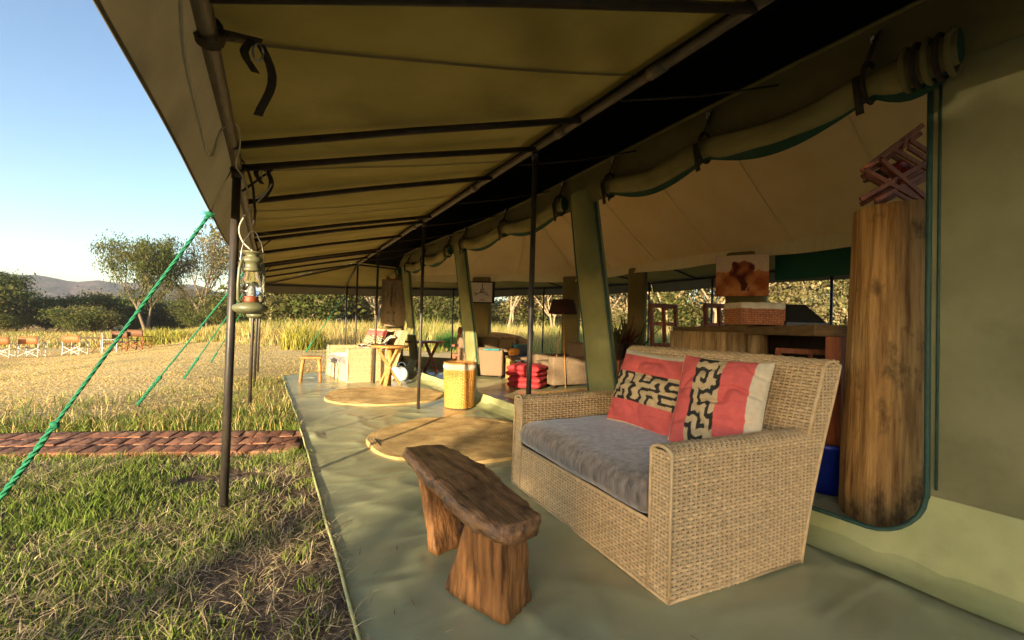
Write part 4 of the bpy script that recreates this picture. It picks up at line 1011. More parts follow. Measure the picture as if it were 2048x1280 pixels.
rk = thing('folding_rack', 'red wooden scissor rack standing open on top of the timber log', 'rack', (3.20, 1.15, 1.895))
def rk_(a, b_, w=.028, t=.014, o=0):
    q = Vector((.93,.36,0))*o
    return obj('slat', MB().bar(Vector(a)+q-Vector(rk.location), Vector(b_)+q-Vector(rk.location), t, w), M['redwood'], rk, smooth=False, bevel=.003)
for o_ in (0, .13):
    for a, b_ in (((3.01,1.23,2.08),(3.31,1.05,2.36)), ((3.03,1.22,2.09),(3.28,1.07,1.93)), ((3.16,1.14,2.22),(3.38,1.02,2.08)), ((3.24,1.09,2.27),(3.40,1.01,2.17)), ((3.00,1.23,1.91),(3.38,1.02,2.17)), ((3.08,1.19,1.905),(3.40,1.01,2.12)), ((3.10,1.17,2.15),(3.33,1.04,1.93))):
        rk_(a, b_, o=o_)
for a in ((3.03,1.22,2.095),(3.11,1.17,2.155),(3.22,1.11,2.265),(3.20,1.12,2.03),(3.09,1.19,1.92)):
    obj('dowel', MB().tube([Vector(a)-Vector((.93,.36,0))*.02-Vector(rk.location), Vector(a)+Vector((.93,.36,0))*.16-Vector(rk.location)], .008, 8), M['redwood'], rk)
wb = thing('wine_bottle', 'bottle with a red capsule lying in the scissor rack', 'bottle', (3.27, 1.10, 2.135))
bm_ = Matrix.Translation((0,0,0)) @ Matrix.Rotation(-.45, 4, 'Z') @ Matrix.Rotation(-PI/2, 4, 'X')
obj('glass', MB().lathe([(.038,.05),(.038,.20),(.015,.27),(.014,.30)], 16).xf(bm_), M['blackpl'], wb)
obj('base', MB().lathe([(.022,.035),(.036,.03),(.041,.04),(.041,.06),(.02,.052)], 18).xf(bm_), mat('red_capsule', (.28,.02,.015), (.35,.03,.02), .4), wb)
tb_ = thing('blue_tub', 'bright blue plastic tub on the floor between loveseat and timber log', 'tub', (3.50, 1.63, .02))
obj('body', MB().lathe([(.001,.0),(.16,.0),(.18,.30),(.185,.30),(.185,.33),(.172,.33),(.15,.03),(.001,.03)], 28, cap=False), M['bluepl'], tb_)
obj('rim', MB().lathe([(.18,.305),(.194,.31),(.194,.335),(.18,.34)], 28, cap=False), M['bluepl'], tb_)

# ------------------------------------------------------------------ lanterns
def make_lantern():
    t = thing('hurricane_lantern', '', 'lantern', group='hurricane lanterns under the eave')
    P = M['lantern']
    obj('tank', MB().lathe([(.001,.0),(.055,.0),(.078,.012),(.088,.022),(.090,.030),(.086,.045),(.060,.058),(.045,.066),(.001,.066)], 28, cap=False), P, t)
    obj('burner', MB().lathe([(.040,.062),(.044,.075),(.036,.085),(.044,.095),(.030,.10)], 20), M['redwood'], t)
    obj('globe', MB().lathe([(.034,.095),(.047,.115),(.052,.145),(.046,.19),(.036,.225),(.033,.24)], 24, cap=False), M['glass'], t)
    obj('wick_tube', MB().lathe([(.018,.08),(.020,.13),(.010,.155)], 12), M['white'], t)
    obj('chimney', MB().lathe([(.036,.236),(.050,.24),(.052,.25),(.042,.258),(.044,.285),(.054,.29),(.056,.30),(.050,.315),(.030,.325),(.036,.33),(.038,.338),(.062,.342),(.064,.348),(.02,.354),(.001,.355)], 24, cap=False), P, t)
    for s in (-1, 1):
        obj('side_tube', MB().tube([(s*.050,0,.055),(s*.072,0,.075),(s*.074,0,.16),(s*.070,0,.25),(s*.060,0,.295),(s*.045,0,.305)], .0085, 8), P, t)
    obj('guard_wire', MB().tube([(.056*math.cos(a), .056*math.sin(a), .125) for a in np.linspace(0, 2*PI, 25)], .002, 5), M['buckle'], t)
    obj('bail', MB().tube([(.068*math.cos(a)*(1 if math.sin(a) < .8 else .8), 0, .27+.20*math.sin(a)) for a in np.linspace(0, PI, 21)], .0028, 6), M['buckle'], t)
    return t
l1 = make_lantern(); l1.location = (-.10, 2.86, 1.135); l1.rotation_euler = (0, 0, .6); l1['label'] = 'nearest hurricane lantern, olive green with glass globe, hung by the front pole'
dup(l1, (-.13, 5.25, 1.12), 1.0, 'hurricane lantern by the second pole, half hidden below the nearest lantern', 'hurricane lanterns under the eave')
dup(l1, (-.13, 6.74, 1.12), .2, 'farthest hurricane lantern, only its base showing behind the other lanterns', 'hurricane lanterns under the eave')
for y, p in ((2.86, -.10), (5.25, -.13), (6.74, -.13)):
    hk = MB().tube([(p-.04, y, 1.95), (p-.01, y, 1.85), (p+.004, y+.004, 1.72), (p, y, 1.64)], .007, 6)
    o = tp('hanging_strap', hk, M['strap'])
# pale cable looped along the eave
def smooth_path(P, k=5):
    P = [Vector(p) for p in P]; o = []
    for i in range(len(P)-1):
        a, b, c, d = P[max(0,i-1)], P[i], P[i+1], P[min(len(P)-1,i+2)]
        for q in range(k):
            t = q/k; o.append(.5*((2*b)+(c-a)*t+(2*a-5*b+4*c-d)*t*t+(3*b-a-3*c+d)*t**3))
    return o+[P[-1]]
tag(obj('power_cable', MB().tube(smooth_path([(-.235,1.30,1.93),(-.24,1.44,1.95),(-.245,1.58,1.86),(-.245,1.9,1.80),(-.245,2.1,1.77),(-.24,2.24,1.80),(-.22,2.33,1.95),(-.17,2.42,2.02),(-.165,2.6,1.99),(-.19,2.75,1.93),(-.16,2.86,1.90),(-.13,2.88,1.82),(-.10,2.9,1.80),(-.04,2.9,1.86),(-.02,2.9,1.90),(-.06,2.9,1.82),(-.13,2.89,1.72),(-.17,2.88,1.62),(-.15,2.87,1.54),(-.10,2.86,1.49)]), .0048, 6), M['cable']), 'thin pale electric cable looping along the eave pipe above the nearest lantern', 'cable')

# ------------------------------------------------------------------ green guy ropes
def guy(a, b_, r, label, knot=.70, fat=2.2):
    a = Vector(a); b_ = Vector(b_); t = thing('guy_rope', label, 'rope', tuple(b_), 0, 'green guy ropes'); d = b_-a; Ln = d.length
    def strand(ph, p0, p1, rad, off):
        dn = d.normalized(); x = dn.orthogonal().normalized(); y = dn.cross(x); n = max(8, int((p1-p0)*Ln/.02)); n = min(n, 220)
        return [a+d*(p0+(p1-p0)*k/n)+(x*math.cos(ph+k*.9)+y*math.sin(ph+k*.9))*off-b_ for k in range(n+1)]
    mb = MB()
    for k in range(3): mb.tube(strand(k*2*PI/3, 0, 1, r, r*.62), r*.62, 5)
    obj('line', mb, M['rope'], t)
    mb = MB()
    for k in range(3): mb.tube(strand(k*2*PI/3+1, knot, min(1, knot+.22), r, r*fat*.62), r*fat*.45, 5)
    mb.rbox(tuple(d*knot+a-b_), (r*fat*2.6,)*3, r*fat, 2).jitter(r*.6, 30)
    obj('tensioner', mb, M['rope'], t)
    kn = MB().rbox(tuple(a-b_), (r*5, r*5, r*4), r*2, 2)
    for k in range(26):
        q = Vector((rnd.uniform(-1,1), rnd.uniform(-1,1), rnd.uniform(-1,.6))).normalized(); kn.tube([a-b_, a-b_+q*r*5.5+Vector((0,0,-r))], [r*.28, r*.1], 3)
    obj('knot', kn, M['rope'], t)
    obj('peg', MB().tube([(0,0,.05),(.03,.02,-.12)], .010, 6), M['rib'], t)
    return t
guy((-.325,3.02,1.70), (-1.29,3.36,-.01), .0082, 'nearest green guy rope crossing the left of the view to the grass', .70, 1.9)
guy((-.325,6.66,1.70), (-1.42,7.05,ter(-1.42,7.05)), .0095, 'green guy rope from the second pole of the eave', .80)
guy((-.325,8.6,1.70), (-1.35,9.9,ter(-1.35,9.9)), .0095, 'green guy rope from the third pole of the eave', .78)
guy((-.325,10.9,1.70), (-1.30,13.6,ter(-1.3,13.6)), .0095, 'green guy rope from the farthest pole of the long eave', .86)
guy((1.75,12.62,1.84), (1.15,17.3,ter(1.15,17.3)), .012, 'green guy rope from the far corner pole behind the stool', .80)
tp('flap_cord', MB().tube([(-.215,3.02,2.0), (-.28,3.02,1.86), (-.325,3.02,1.70)], .004, 5), M['strap'])

# ------------------------------------------------------------------ trees
def make_tree(seed, H, spread, fork, pal, leafn, leafs, bark, flat=.4, lv=4, clus=.9, bare=.0, trunk_r=.16, th=.30):
    """returns (trunk mesh builder, crown verts/colours/faces)"""
    R = random.Random(seed); tb = MB(); tips = []
    def br(p, d, ln, r, k):
        n = 4; pts = [p]; q = p
        for i in range(n):
            d = (d+Vector((R.uniform(-1,1), R.uniform(-1,1), R.uniform(-.6,.7)))*.22).normalized(); q = q+d*ln/n; pts.append(q)
        tb.tube(pts, [r*(1-.11*i) for i in range(n+1)], 6 if k > 1 else 4, cap=False)
        if k == 0: tips.append(q); return
        if k <= lv-1 and R.random() < .75: tips.append(pts[3]); tips.append(pts[2])
        for i in range(R.choice((2, 2, 3)) if k < lv else 3):
            a = R.uniform(0, 2*PI); out = Vector((math.cos(a), math.sin(a), 0))
            nd = (d*R.uniform(.5, .9)+out*R.uniform(.5, 1.0)*spread+Vector((0,0,.34-flat*(lv-k)*.16))).normalized()
            br(q, nd, ln*R.uniform(.62, .85), r*.62, k-1)
    n0 = R.choice((1, 2, 2)) if fork else 1
    for i in range(n0):
        a = R.uniform(0, 2*PI); br(Vector((.15*math.cos(a)*i, .15*math.sin(a)*i, -.3)), Vector((math.cos(a)*.35*fork, math.sin(a)*.35*fork, 1)).normalized(), H*th, trunk_r*(1 if n0 == 1 else .75), lv)
    zmax = max(t.z for t in tips); s = H*.94/zmax
    tb.v = [(x*s, y*s, z*s) for x, y, z in tb.v]
    NR = np.random.RandomState(seed); V = []; CC = []
    for t in tips:
        if R.random() < bare: continue
        t = t*s; m = int(leafn*R.uniform(.5, 1.3)); cl = clus*R.uniform(.7, 1.3)
        c = NR.normal(0, 1, (m, 3))*np.array([cl*.62, cl*.62, cl*.30])+np.array(t)
        base = np.array(pal[R.randrange(len(pal))])*R.uniform(.75, 1.25)
        nrm = NR.normal(0, 1, (m, 3)); nrm[:, 2] += .6; nrm /= np.linalg.norm(nrm, axis=1)[:, None]
        a = np.cross(nrm, NR.normal(0, 1, (m, 3))); a /= np.linalg.norm(a, axis=1)[:, None]; b = np.cross(nrm, a)
        sz = (leafs*NR.uniform(.5, 1.3, (m, 1)))
        q = np.stack([c-a*sz, c-b*sz*.55, c+a*sz, c+b*sz*.55], 1); V.append(q.reshape(-1, 3))
        col = base[None, :]*NR.uniform(.7, 1.3, (m, 1)); CC.append(np.repeat(col, 4, 0))
    return tb, np.concatenate(V), np.concatenate(CC)
def mesh_np(name, V, F, cols, mat_):
    me = bpy.data.meshes.new(name); nf = len(F); k = F.shape[1]
    me.vertices.add(len(V)); me.vertices.foreach_set('co', V.astype(np.float32).ravel())
    me.loops.add(nf*k); me.loops.foreach_set('vertex_index', F.astype(np.int32).ravel())
    me.polygons.add(nf); me.polygons.foreach_set('loop_start', np.arange(0, nf*k, k, dtype=np.int32))
    me.update(calc_edges=True)
    a = me.color_attributes.new('col', 'FLOAT_COLOR', 'POINT'); arr = np.ones((len(V), 4), np.float32); arr[:, :3] = cols; a.data.foreach_set('color', arr.ravel())
    me.materials.append(mat_); return me
GREEN = [(.085,.115,.025), (.11,.135,.03), (.14,.145,.04)]; OLIVE = [(.15,.14,.045), (.19,.165,.06), (.13,.13,.04)]; DARK = [(.06,.085,.025), (.08,.105,.03)]
DRY = [(.27,.21,.10), (.22,.185,.075), (.17,.165,.055)]; THICK = [(.27,.23,.10), (.20,.20,.07), (.35,.28,.145)]
def crown_tree(name, label, cat, args, group):
    tb, V, cc = make_tree(*args[:-1], **args[-1]) if isinstance(args[-1], dict) else make_tree(*args)
    t = thing(name, label, cat, (0,0,0), 0, group)
    obj('trunk', tb, args[6+0] if False else TM[0], t)
    F = np.arange(len(V)).reshape(-1, 4); o = bpy.data.objects.new('crown', mesh_np('crown', V, F, cc, M['leaf'])); link(o, t)
    return t
TM = [M['bark']]
G1 = 'acacia trees across the clearing'; G2 = 'bushes and low trees along the far edge of the clearing'; G3 = 'thorn trees of the thicket behind the tent'
def polar(azdeg, r, z=None):
    a = math.radians(azdeg); x, y = math.sin(a)*r, math.cos(a)*r; return (x, y, ter(x, y) if z is None else z)
protos = {}
protos['acacia'] = crown_tree('acacia_tree', 'acacia', 'tree', (11, 9.5, .85, 1, GREEN+OLIVE[:1], 150, .13, None, .12, 4, 1.25, .0, .16, .17), G1)
protos['sparse'] = crown_tree('acacia_tree', 'acacia', 'tree', (23, 9.5, .85, 1, OLIVE+DRY, 80, .10, None, .08, 4, 1.15, .06, .15, .17), G1)
protos['round'] = crown_tree('acacia_tree', 'acacia', 'tree', (35, 8, 1.1, 1, DARK+GREEN, 170, .14, None, .3, 4, 1.15), G1)
protos['bush'] = crown_tree('low_tree', 'bush', 'tree', (47, 4.2, 1.3, 1, OLIVE+GREEN, 300, .125, None, .4, 3, 1.2), G2)
protos['darkbush'] = crown_tree('low_tree', 'bush', 'tree', (59, 4.0, 1.3, 1, DARK+OLIVE, 300, .13, None, .4, 3, 1.2), G2)
TM[0] = M['barkpale']
protos['pale'] = crown_tree('thorn_tree', 'pale', 'tree', (61, 8.5, .85, 1, THICK+OLIVE, 34, .14, None, .25, 4, .9, .1, .2), G3)
protos['pale2'] = crown_tree('thorn_tree', 'pale', 'tree', (73, 7.5, .9, 1, DRY+THICK, 28, .13, None, .3, 4, .9, .15, .17), G3)
protos['thicket'] = crown_tree('thorn_bush', 'thicket', 'bush', (85, 4.6, 1.2, 1, THICK, 130, .13, None, .3, 3, 1.3, .0, .08), G3)
protos['greenthicket'] = crown_tree('thorn_bush', 'thicket', 'bush', (97, 4.8, 1.2, 1, GREEN+OLIVE, 140, .14, None, .4, 3, 1.3, 0, .08), G3)
used = set(); PL = []
def plant(kind, az, r, sc, label, cat=None):
    rz = rnd.uniform(0, 2*PI); p = polar(az, r); p = (p[0], p[1], p[2]-(.55*sc if kind in ('bush', 'darkbush') else .9*sc if kind in ('thicket', 'greenthicket') else 0))
    xy = .62 if kind in ('acacia', 'sparse') else 1
    s3 = (xy*sc*rnd.uniform(.92, 1.08), xy*sc*rnd.uniform(.92, 1.08), sc)
    PL.append([az, r, label, None])
    if kind not in used:
        used.add(kind); o = protos[kind]; o.location = p; o.rotation_euler = (0,0,rz); o.scale = s3; o['label'] = label
    else: o = dup(protos[kind], p, rz, label, scale=s3)
    PL[-1][3] = o; return o
# pixel column u (of 2048) to azimuth on the level
def az_of(u): return math.degrees(YAW)+math.degrees(math.atan((u-1024)/867.9))
plant('round', az_of(-20), 70, .80, 'large dark green tree at the far left edge of the clearing')
plant('acacia', az_of(300), 60, 1.16, 'tallest green acacia across the clearing, left of the front pole')
plant('sparse', az_of(415), 60, 1.20, 'half bare olive acacia just left of the front pole')
plant('sparse', az_of(352), 84, .8, 'thin acacia between and behind the two tall acacias')
plant('bush', az_of(192), 76, 1.22, 'rounded olive green low tree below the distant hill')
plant('darkbush', az_of(105), 78, 1.1, 'dark low tree between the far left tree and the rounded one')
for k, (u, r, s_, kd) in enumerate(((45,84,1.0,'darkbush'),(80,96,.9,'bush'),(140,98,.7,'darkbush'),(165,104,.7,'bush'),(232,96,.9,'darkbush'),(255,88,1.2,'bush'),(300,80,1.2,'darkbush'),(335,84,1.15,'bush'),(375,78,1.1,'darkbush'),(440,70,1.2,'bush'),(470,66,1.2,'darkbush'),(20,90,1.2,'bush'),(-30,80,1.3,'darkbush'),(-80,70,1.4,'bush'))):
    plant(kd, az_of(u), r, s_, 'low scrubby tree in the band along the far edge of the clearing')
for k, u in enumerate(range(500, 1720, 40)):
    r = 40+6*rnd.random()-3*(u > 1200)
    plant(rnd.choice(('pale', 'pale2', 'pale', 'greenthicket' if u < 900 else 'pale2')), az_of(u+rnd.uniform(-14, 14)), r+rnd.uniform(-3, 4), rnd.uniform(.85, 1.15), 'pale barked thorn tree in the dense thicket behind the tent')
for k, u in enumerate(range(490, 1800, 20)):
    plant('thicket' if rnd.random() < (.4 if u < 760 else .72) else 'greenthicket', az_of(u+rnd.uniform(-14, 14)), 43+rnd.uniform(-5, 18), rnd.uniform(.6, 1.5), 'dense grey green thorn bush in the thicket behind the tent')
for k, u in enumerate(range(-60, 480, 48)):
    plant('bush' if k % 3 else 'darkbush', az_of(u+rnd.uniform(-8, 8)), 66+rnd.uniform(-5, 22), rnd.uniform(.35, .75), 'knee high scrub at the foot of the trees across the clearing')
LM = [(-999, 'the left edge of the view'), (66, 'the first paired white chair'), (150, 'the second paired white chair'), (286, 'the tallest acacia'), (462, 'the front pole'), (510, 'the nearest lantern'), (620, 'the small stool'), (693, 'the far corner pole'), (775, 'the horned animal print'), (845, 'the third veranda pole'), (938, 'the middle tent pillar'), (1000, 'the framed drawing'), (1078, 'the second veranda pole'), (1136, 'the maroon lamp shade'), (1205, 'the nearest tent pillar'), (1270, 'the slim far post'), (1335, 'the first tall chair'), (1428, 'the far veranda pole'), (1490, 'the orange painting'), (1600, 'the black wedge case'), (1710, 'the timber log'), (9999, 'the right edge')]
SHORT = {'pale barked thorn tree in the dense thicket behind the tent': 'pale thorn tree', 'dense grey green thorn bush in the thicket behind the tent': 'grey green thorn bush', 'low scrubby tree in the band along the far edge of the clearing': 'low scrubby tree', 'knee high scrub at the foot of the trees across the clearing': 'small round scrub bush'}
buckets = {}
for az, r, lab, o in PL:
    if lab not in SHORT: continue
    u = 1024+867.9*math.tan(math.radians(az)-YAW); i = max(q for q in range(len(LM)) if LM[q][0] <= u)
    buckets.setdefault((lab, i), []).append((u, r, o))
ORD = ['first', 'second', 'third', 'fourth', 'fifth', 'sixth', 'seventh', 'eighth', 'ninth', 'tenth', 'eleventh', 'twelfth', 'thirteenth', 'fourteenth']
for (lab, i), L_ in buckets.items():
    L_.sort(key=lambda q: q[0])
    for k, (u, r, o) in enumerate(L_):
        o['label'] = (f"{SHORT[lab]} in the distance right of {LM[i][1]}" if len(L_) == 1 else f"{ORD[k]} {SHORT[lab]} in the distance right of {LM[i][1]}")
# unseen trees and bushes added behind the camera to shade the near veranda
SD_ = Vector((-.743, -.669, 0)); SN_ = Vector((.669, -.743, 0))
for k, (d, p, s_) in enumerate(((24, 5.2, 1.0), (26, 11, 1.0))):
    q = SD_*d+SN_*p; dup(protos['round'], (q.x, q.y, 0), k*1.3, 'unseen dense tree added behind the viewer to cast shade', 'unseen shade casting trees behind the viewpoint', (s_, s_, s_*.95))
for k, (d, p, s_) in enumerate(((15, 1.5, 1.15), (17, 1.9, 1.3), (16, 4.0, 1.2), (18, 5.6, 1.3), (15.5, 7.2, 1.2), (19, 3.0, 1.4))):
    q = SD_*d+SN_*p; dup(protos['darkbush'], (q.x, q.y, -.3), k*1.7, 'unseen dense bush added behind the viewer to cast shade', 'unseen shade casting bushes behind the viewpoint', (s_, s_, s_*1.05))
# ------------------------------------------------------------------ grass
NR = np.random.RandomState(3)
def blades(P, h, w, lean, cols, name, label, split=True):
    n = len(P); a = NR.uniform(0, 2*PI, n); b = NR.uniform(0, 2*PI, n)
    sd_ = np.stack([np.cos(a), np.sin(a), np.zeros(n)], 1)*(w/2)[:, None]
    ld = np.stack([np.cos(b), np.sin(b), np.zeros(n)], 1); up = np.array([0, 0, 1.])
    zl = np.sqrt(np.maximum(.02, 1-lean**2))
    mid = P+ld*(lean*h*.38)[:, None]+up*(h*zl*.62)[:, None]; tip = P+ld*(lean*h)[:, None]+up*(h*zl)[:, None]
    V = np.stack([P-sd_, P+sd_, mid+sd_*.75, mid-sd_*.75, tip], 1).reshape(-1, 3)
    i = np.arange(n)*5
    # quads and tips stored as two triangles fans
    F = np.concatenate([np.stack([i, i+1, i+2], 1), np.stack([i, i+2, i+3], 1), np.stack([i+3, i+2, i+4], 1)])
    c = np.repeat(cols, 5, 0)
    o = bpy.data.objects.new(name, mesh_np(name, V, F, c, M['blade'])); link(o)
    tag(o, label, 'grass', kind='stuff'); return o
terv = np.vectorize(ter)
def onmat(x, y): return (x > .30-.0*y) & (x < 7) & (y < np.maximum(9.7, 9.75+(x-.3)/1.35)) & (y > -3) & (y < 11.5)
def onpath(x, y):
    t = (x-.2)*-.934+(y-4.22)*.356; s_ = (x-.2)*.356+(y-4.22)*.934+.0
    return (t > -.15) & (t < 6.6) & (s_ > -.13) & (s_ < .66)
vn = np.vectorize(lambda x, y, f, s_: noise.noise(Vector((x*f, y*f, s_))))
def cloud(n, az0, az1, r0, r1, p=1.0):
    az = np.radians(NR.uniform(az0, az1, n)); r = (r0**(2*p)+(r1**(2*p)-r0**(2*p))*NR.uniform(0, 1, n))**(1/(2*p))
    x, y = np.sin(az)*r, np.cos(az)*r; return x, y, r
def mixc(n, pal, var=.25):
    pal = np.array(pal); return pal[NR.randint(0, len(pal), n)]*NR.uniform(1-var, 1+var, (n, 1))
GR = [(.13,.21,.03), (.18,.26,.04), (.23,.28,.055), (.29,.31,.085)]; STR = [(.52,.41,.24), (.62,.50,.31), (.42,.32,.18)]; LAWN = [(.60,.43,.175), (.67,.50,.22), (.56,.40,.155), (.48,.385,.13)]
# near grass, left of the ground sheet
x = NR.uniform(-4.6, .36, 150000); y = NR.uniform(.5, 6.2, 150000)
k = ~onmat(x, y) & ~onpath(x, y) & (NR.uniform(0, 1, len(x)) < np.minimum(1, 2.6/np.maximum(1, np.hypot(x, y)))); x, y = x[k], y[k]
nz = vn(x, y, 1.6, 3.)+.6*vn(x, y, 4.5, 8.)
dirt = np.clip((x+.11+.28*vn(x, y, 1.3, 11.))/.2, 0, 1)*np.clip((4.1-y)/.5, 0, 1)
k = (nz > -.42) & (NR.uniform(0, 1, len(x)) > dirt*.93); x, y, nz, dirt = x[k], y[k], nz[k], dirt[k]
n = len(x); P = np.stack([x, y, terv(x, y)-.03], 1); h = NR.uniform(.025, .058, n)*(1+.8*np.clip(nz, -.6, 1)); isg = NR.uniform(0, 1, n) < np.clip(.74+.7*nz-.2*dirt, .2, .97)
cols = np.where(isg[:, None], mixc(n, GR), mixc(n, STR))
blades(P, h+.025, NR.uniform(.004, .0075, n), np.where(isg, NR.uniform(.2, .85, n), NR.uniform(.5, .97, n)), cols, 'lawn_grass', 'patchy green grass beside the ground sheet')
# loose straw lying over the near grass
x = NR.uniform(-3.4, .33, 26000); y = NR.uniform(.6, 4.4, 26000); k = (vn(x, y, 1.1, 20.)+.5*vn(x, y, 3., 4.)+.35*(x > -.9)*(y < 3) > .02) & ~onpath(x, y); x, y = x[k], y[k]; n = len(x)
blades(np.stack([x, y, terv(x, y)+NR.uniform(-.012, .03, n)], 1), NR.uniform(.04, .14, n), NR.uniform(.002, .0038, n), NR.uniform(.93, .998, n), mixc(n, STR, .3), 'dry_straw', 'loose dry straw scattered over the near grass')
# taller green fringe beyond the brick path and round the poles
x = NR.uniform(-6, .34, 60000); y = NR.uniform(4.7, 9.5, 60000); s_ = (x-.2)*.356+(y-4.22)*.934
k = (s_ > .64) & ~onmat(x, y) & (NR.uniform(0, 1, len(x)) < np.exp(-(s_-.64)/(.55+.5*vn(x, y, .8, 2.)))+.30*np.exp(-np.abs(x+.1)/.35)); x, y = x[k], y[k]; n = len(x)
nz = vn(x, y, 1.9, 6.); blades(np.stack([x, y, terv(x, y)-.03], 1), NR.uniform(.07, .17, n)*(1+.6*nz), NR.uniform(.006, .010, n), NR.uniform(.2, .8, n), np.where((NR.uniform(0,1,n) < .72)[:, None], mixc(n, [(.10,.16,.025), (.15,.20,.04), (.20,.22,.05)]), mixc(n, LAWN)), 'path_grass', 'tufts of fresh green grass along the far side of the brick path')
# mown stubble of the clearing
x, y, r = cloud(120000, -30, 14, 4.8, 36, .62)
k = ~onmat(x, y) & ~onpath(x, y) & ((x-.2)*.356+(y-4.22)*.934 > .6) & (x < 2.5); x, y, r = x[k], y[k], r[k]; n = len(x)
nz = vn(x, y, .5, 1.)+.5*vn(x, y, 1.7, 2.); g_ = NR.uniform(0, 1, n) < np.clip(.10+.45*nz+.35*np.exp(-np.abs(x+.2)/1.0), 0, .8)
blades(np.stack([x, y, terv(x, y)-.03], 1), NR.uniform(.03, .065, n)*np.interp(r, [5, 12], [1, .7]), .004+.0008*r, NR.uniform(.75, .99, n), np.where(g_[:, None], mixc(n, [(.17,.17,.045), (.22,.20,.06), (.14,.16,.035)]), mixc(n, LAWN)), 'mown_stubble', 'sunlit mown straw coloured stubble of the clearing')
# tall grass beyond the clearing and round the back of the tent
x, y, r = cloud(190000, -34, 80, 14, 62, .72)
azd = np.degrees(np.arctan2(x, y))
st_ = np.interp(azd, [-40, -20, -15, -10, -5, -1, 3, 12, 30, 50, 80], [39, 38, 37, 32, 27, 22, 20, 19, 17, 17, 18])*(1+.10*vn(azd*.6, r*0, 1., 3.))
outt = (x > 9.3) | (y > 15.2) | ((x-2.75)*.723+(y-11.3)*.691 > 4.6)
k = (r > st_) & outt; x, y, r, azd, st_ = x[k], y[k], r[k], azd[k], st_[k]; n = len(x)
nz = vn(x, y, .22, 1.)+.5*vn(x, y, .8, 5.); ed = np.clip((r-st_)/3.5, .15, 1); tall = np.interp(azd, [-40, -20, -12, -6, 0, 10, 25, 80], [.34, .36, .60, .75, 1.0, 1.15, 1.2, 1.2])
gr_ = NR.uniform(0, 1, n) < np.clip(np.interp(azd, [-40, -10, 0, 20, 45, 80], [.22, .26, .24, .38, .45, .45])+.55*nz, .04, .9)
cols = np.where(gr_[:, None], mixc(n, [(.21,.25,.055), (.30,.30,.065), (.17,.23,.05)]), mixc(n, [(.46,.33,.11), (.54,.40,.15), (.38,.29,.085), (.60,.46,.22)]))
blades(np.stack([x, y, terv(x, y)-.03], 1), tall*ed*NR.uniform(.55, 1.25, n)*(1+.35*nz), .007+.0011*r, NR.uniform(.1, .55, n), cols, 'tall_grass', 'tall golden and green savanna grass beyond the clearing and behind the tent')
def tuft(name, label, x, y, n, rad, h, pal, lean=(.1, .6), w=.02, z=None):
    a = NR.uniform(0, 2*PI, n); q = rad*np.sqrt(NR.uniform(0, 1, n)); X_, Y_ = x+q*np.cos(a), y+q*np.sin(a)
    o = blades(np.stack([X_-x, Y_-y, np.zeros(n)-.03], 1), h*NR.uniform(.5, 1.1, n)*(1-.35*q/rad), np.full(n, w), NR.uniform(*lean, n), mixc(n, pal), name, label)
    o.location = (x, y, ter(x, y) if z is None else z); del o['kind']; o['category'] = 'plant'; return o
FRESH = [(.05,.17,.03), (.08,.22,.05), (.11,.24,.06)]; YEL = [(.34,.32,.05), (.26,.27,.04), (.42,.36,.08)]
tuft('reed_clump', 'bright green reed clump outside the end of the tent, left of the tweed armchair', 7.3, 18.9, 700, .75, 1.15, FRESH, w=.03)
tuft('reed_clump', 'broad green reed clump outside the tent behind the floor lamp', 13.6, 16.9, 1100, 1.5, 1.25, FRESH, w=.03)
tuft('reed_clump', 'green reed clump outside between the red plant and the first bar chair', 13.5, 12.2, 600, 1.0, 1.1, FRESH, w=.03)
tuft('grass_clump', 'yellow green weed clump beside the far end of the ground sheet, behind the stool', 1.2, 19.6, 700, .8, 1.45, YEL, w=.03)
tuft('grass_clump', 'yellow green weed clump left of the front pole at the edge of the clearing', *polar(az_of(335), 34)[:2], 700, 1.6, 1.3, YEL, w=.05)
tuft('grass_clump', 'small green tuft at the end of the brick path by the ground sheet', .22, 3.98, 160, .13, .11, GR, w=.007)
for k in range(9):
    y_ = (1.28, 1.55, 1.75, 2.02, 2.3, 2.62, 2.95, 3.3, 3.6)[k]; tuft('grass_clump', ORD[k]+' small grass tuft along the ground sheet hem, counted from the front', .22+rnd.uniform(-.06,.04), y_, 70, .08, rnd.uniform(.06, .10), GR+STR[:1], w=.006)['group'] = 'tufts along the ground sheet hem'

# bits of straw and dry leaf trodden on to the ground sheet
x = .36+1.9*NR.uniform(0, 1, 420)**2; y = NR.uniform(1.0, 9, 420); n = 420
blades(np.stack([x, y, np.full(n, .036)], 1), NR.uniform(.015, .06, n), NR.uniform(.0025, .006, n), np.full(n, .9995), mixc(n, STR+[(.2,.13,.07)], .3), 'floor_litter', 'bits of straw and dry leaf scattered on the ground sheet')
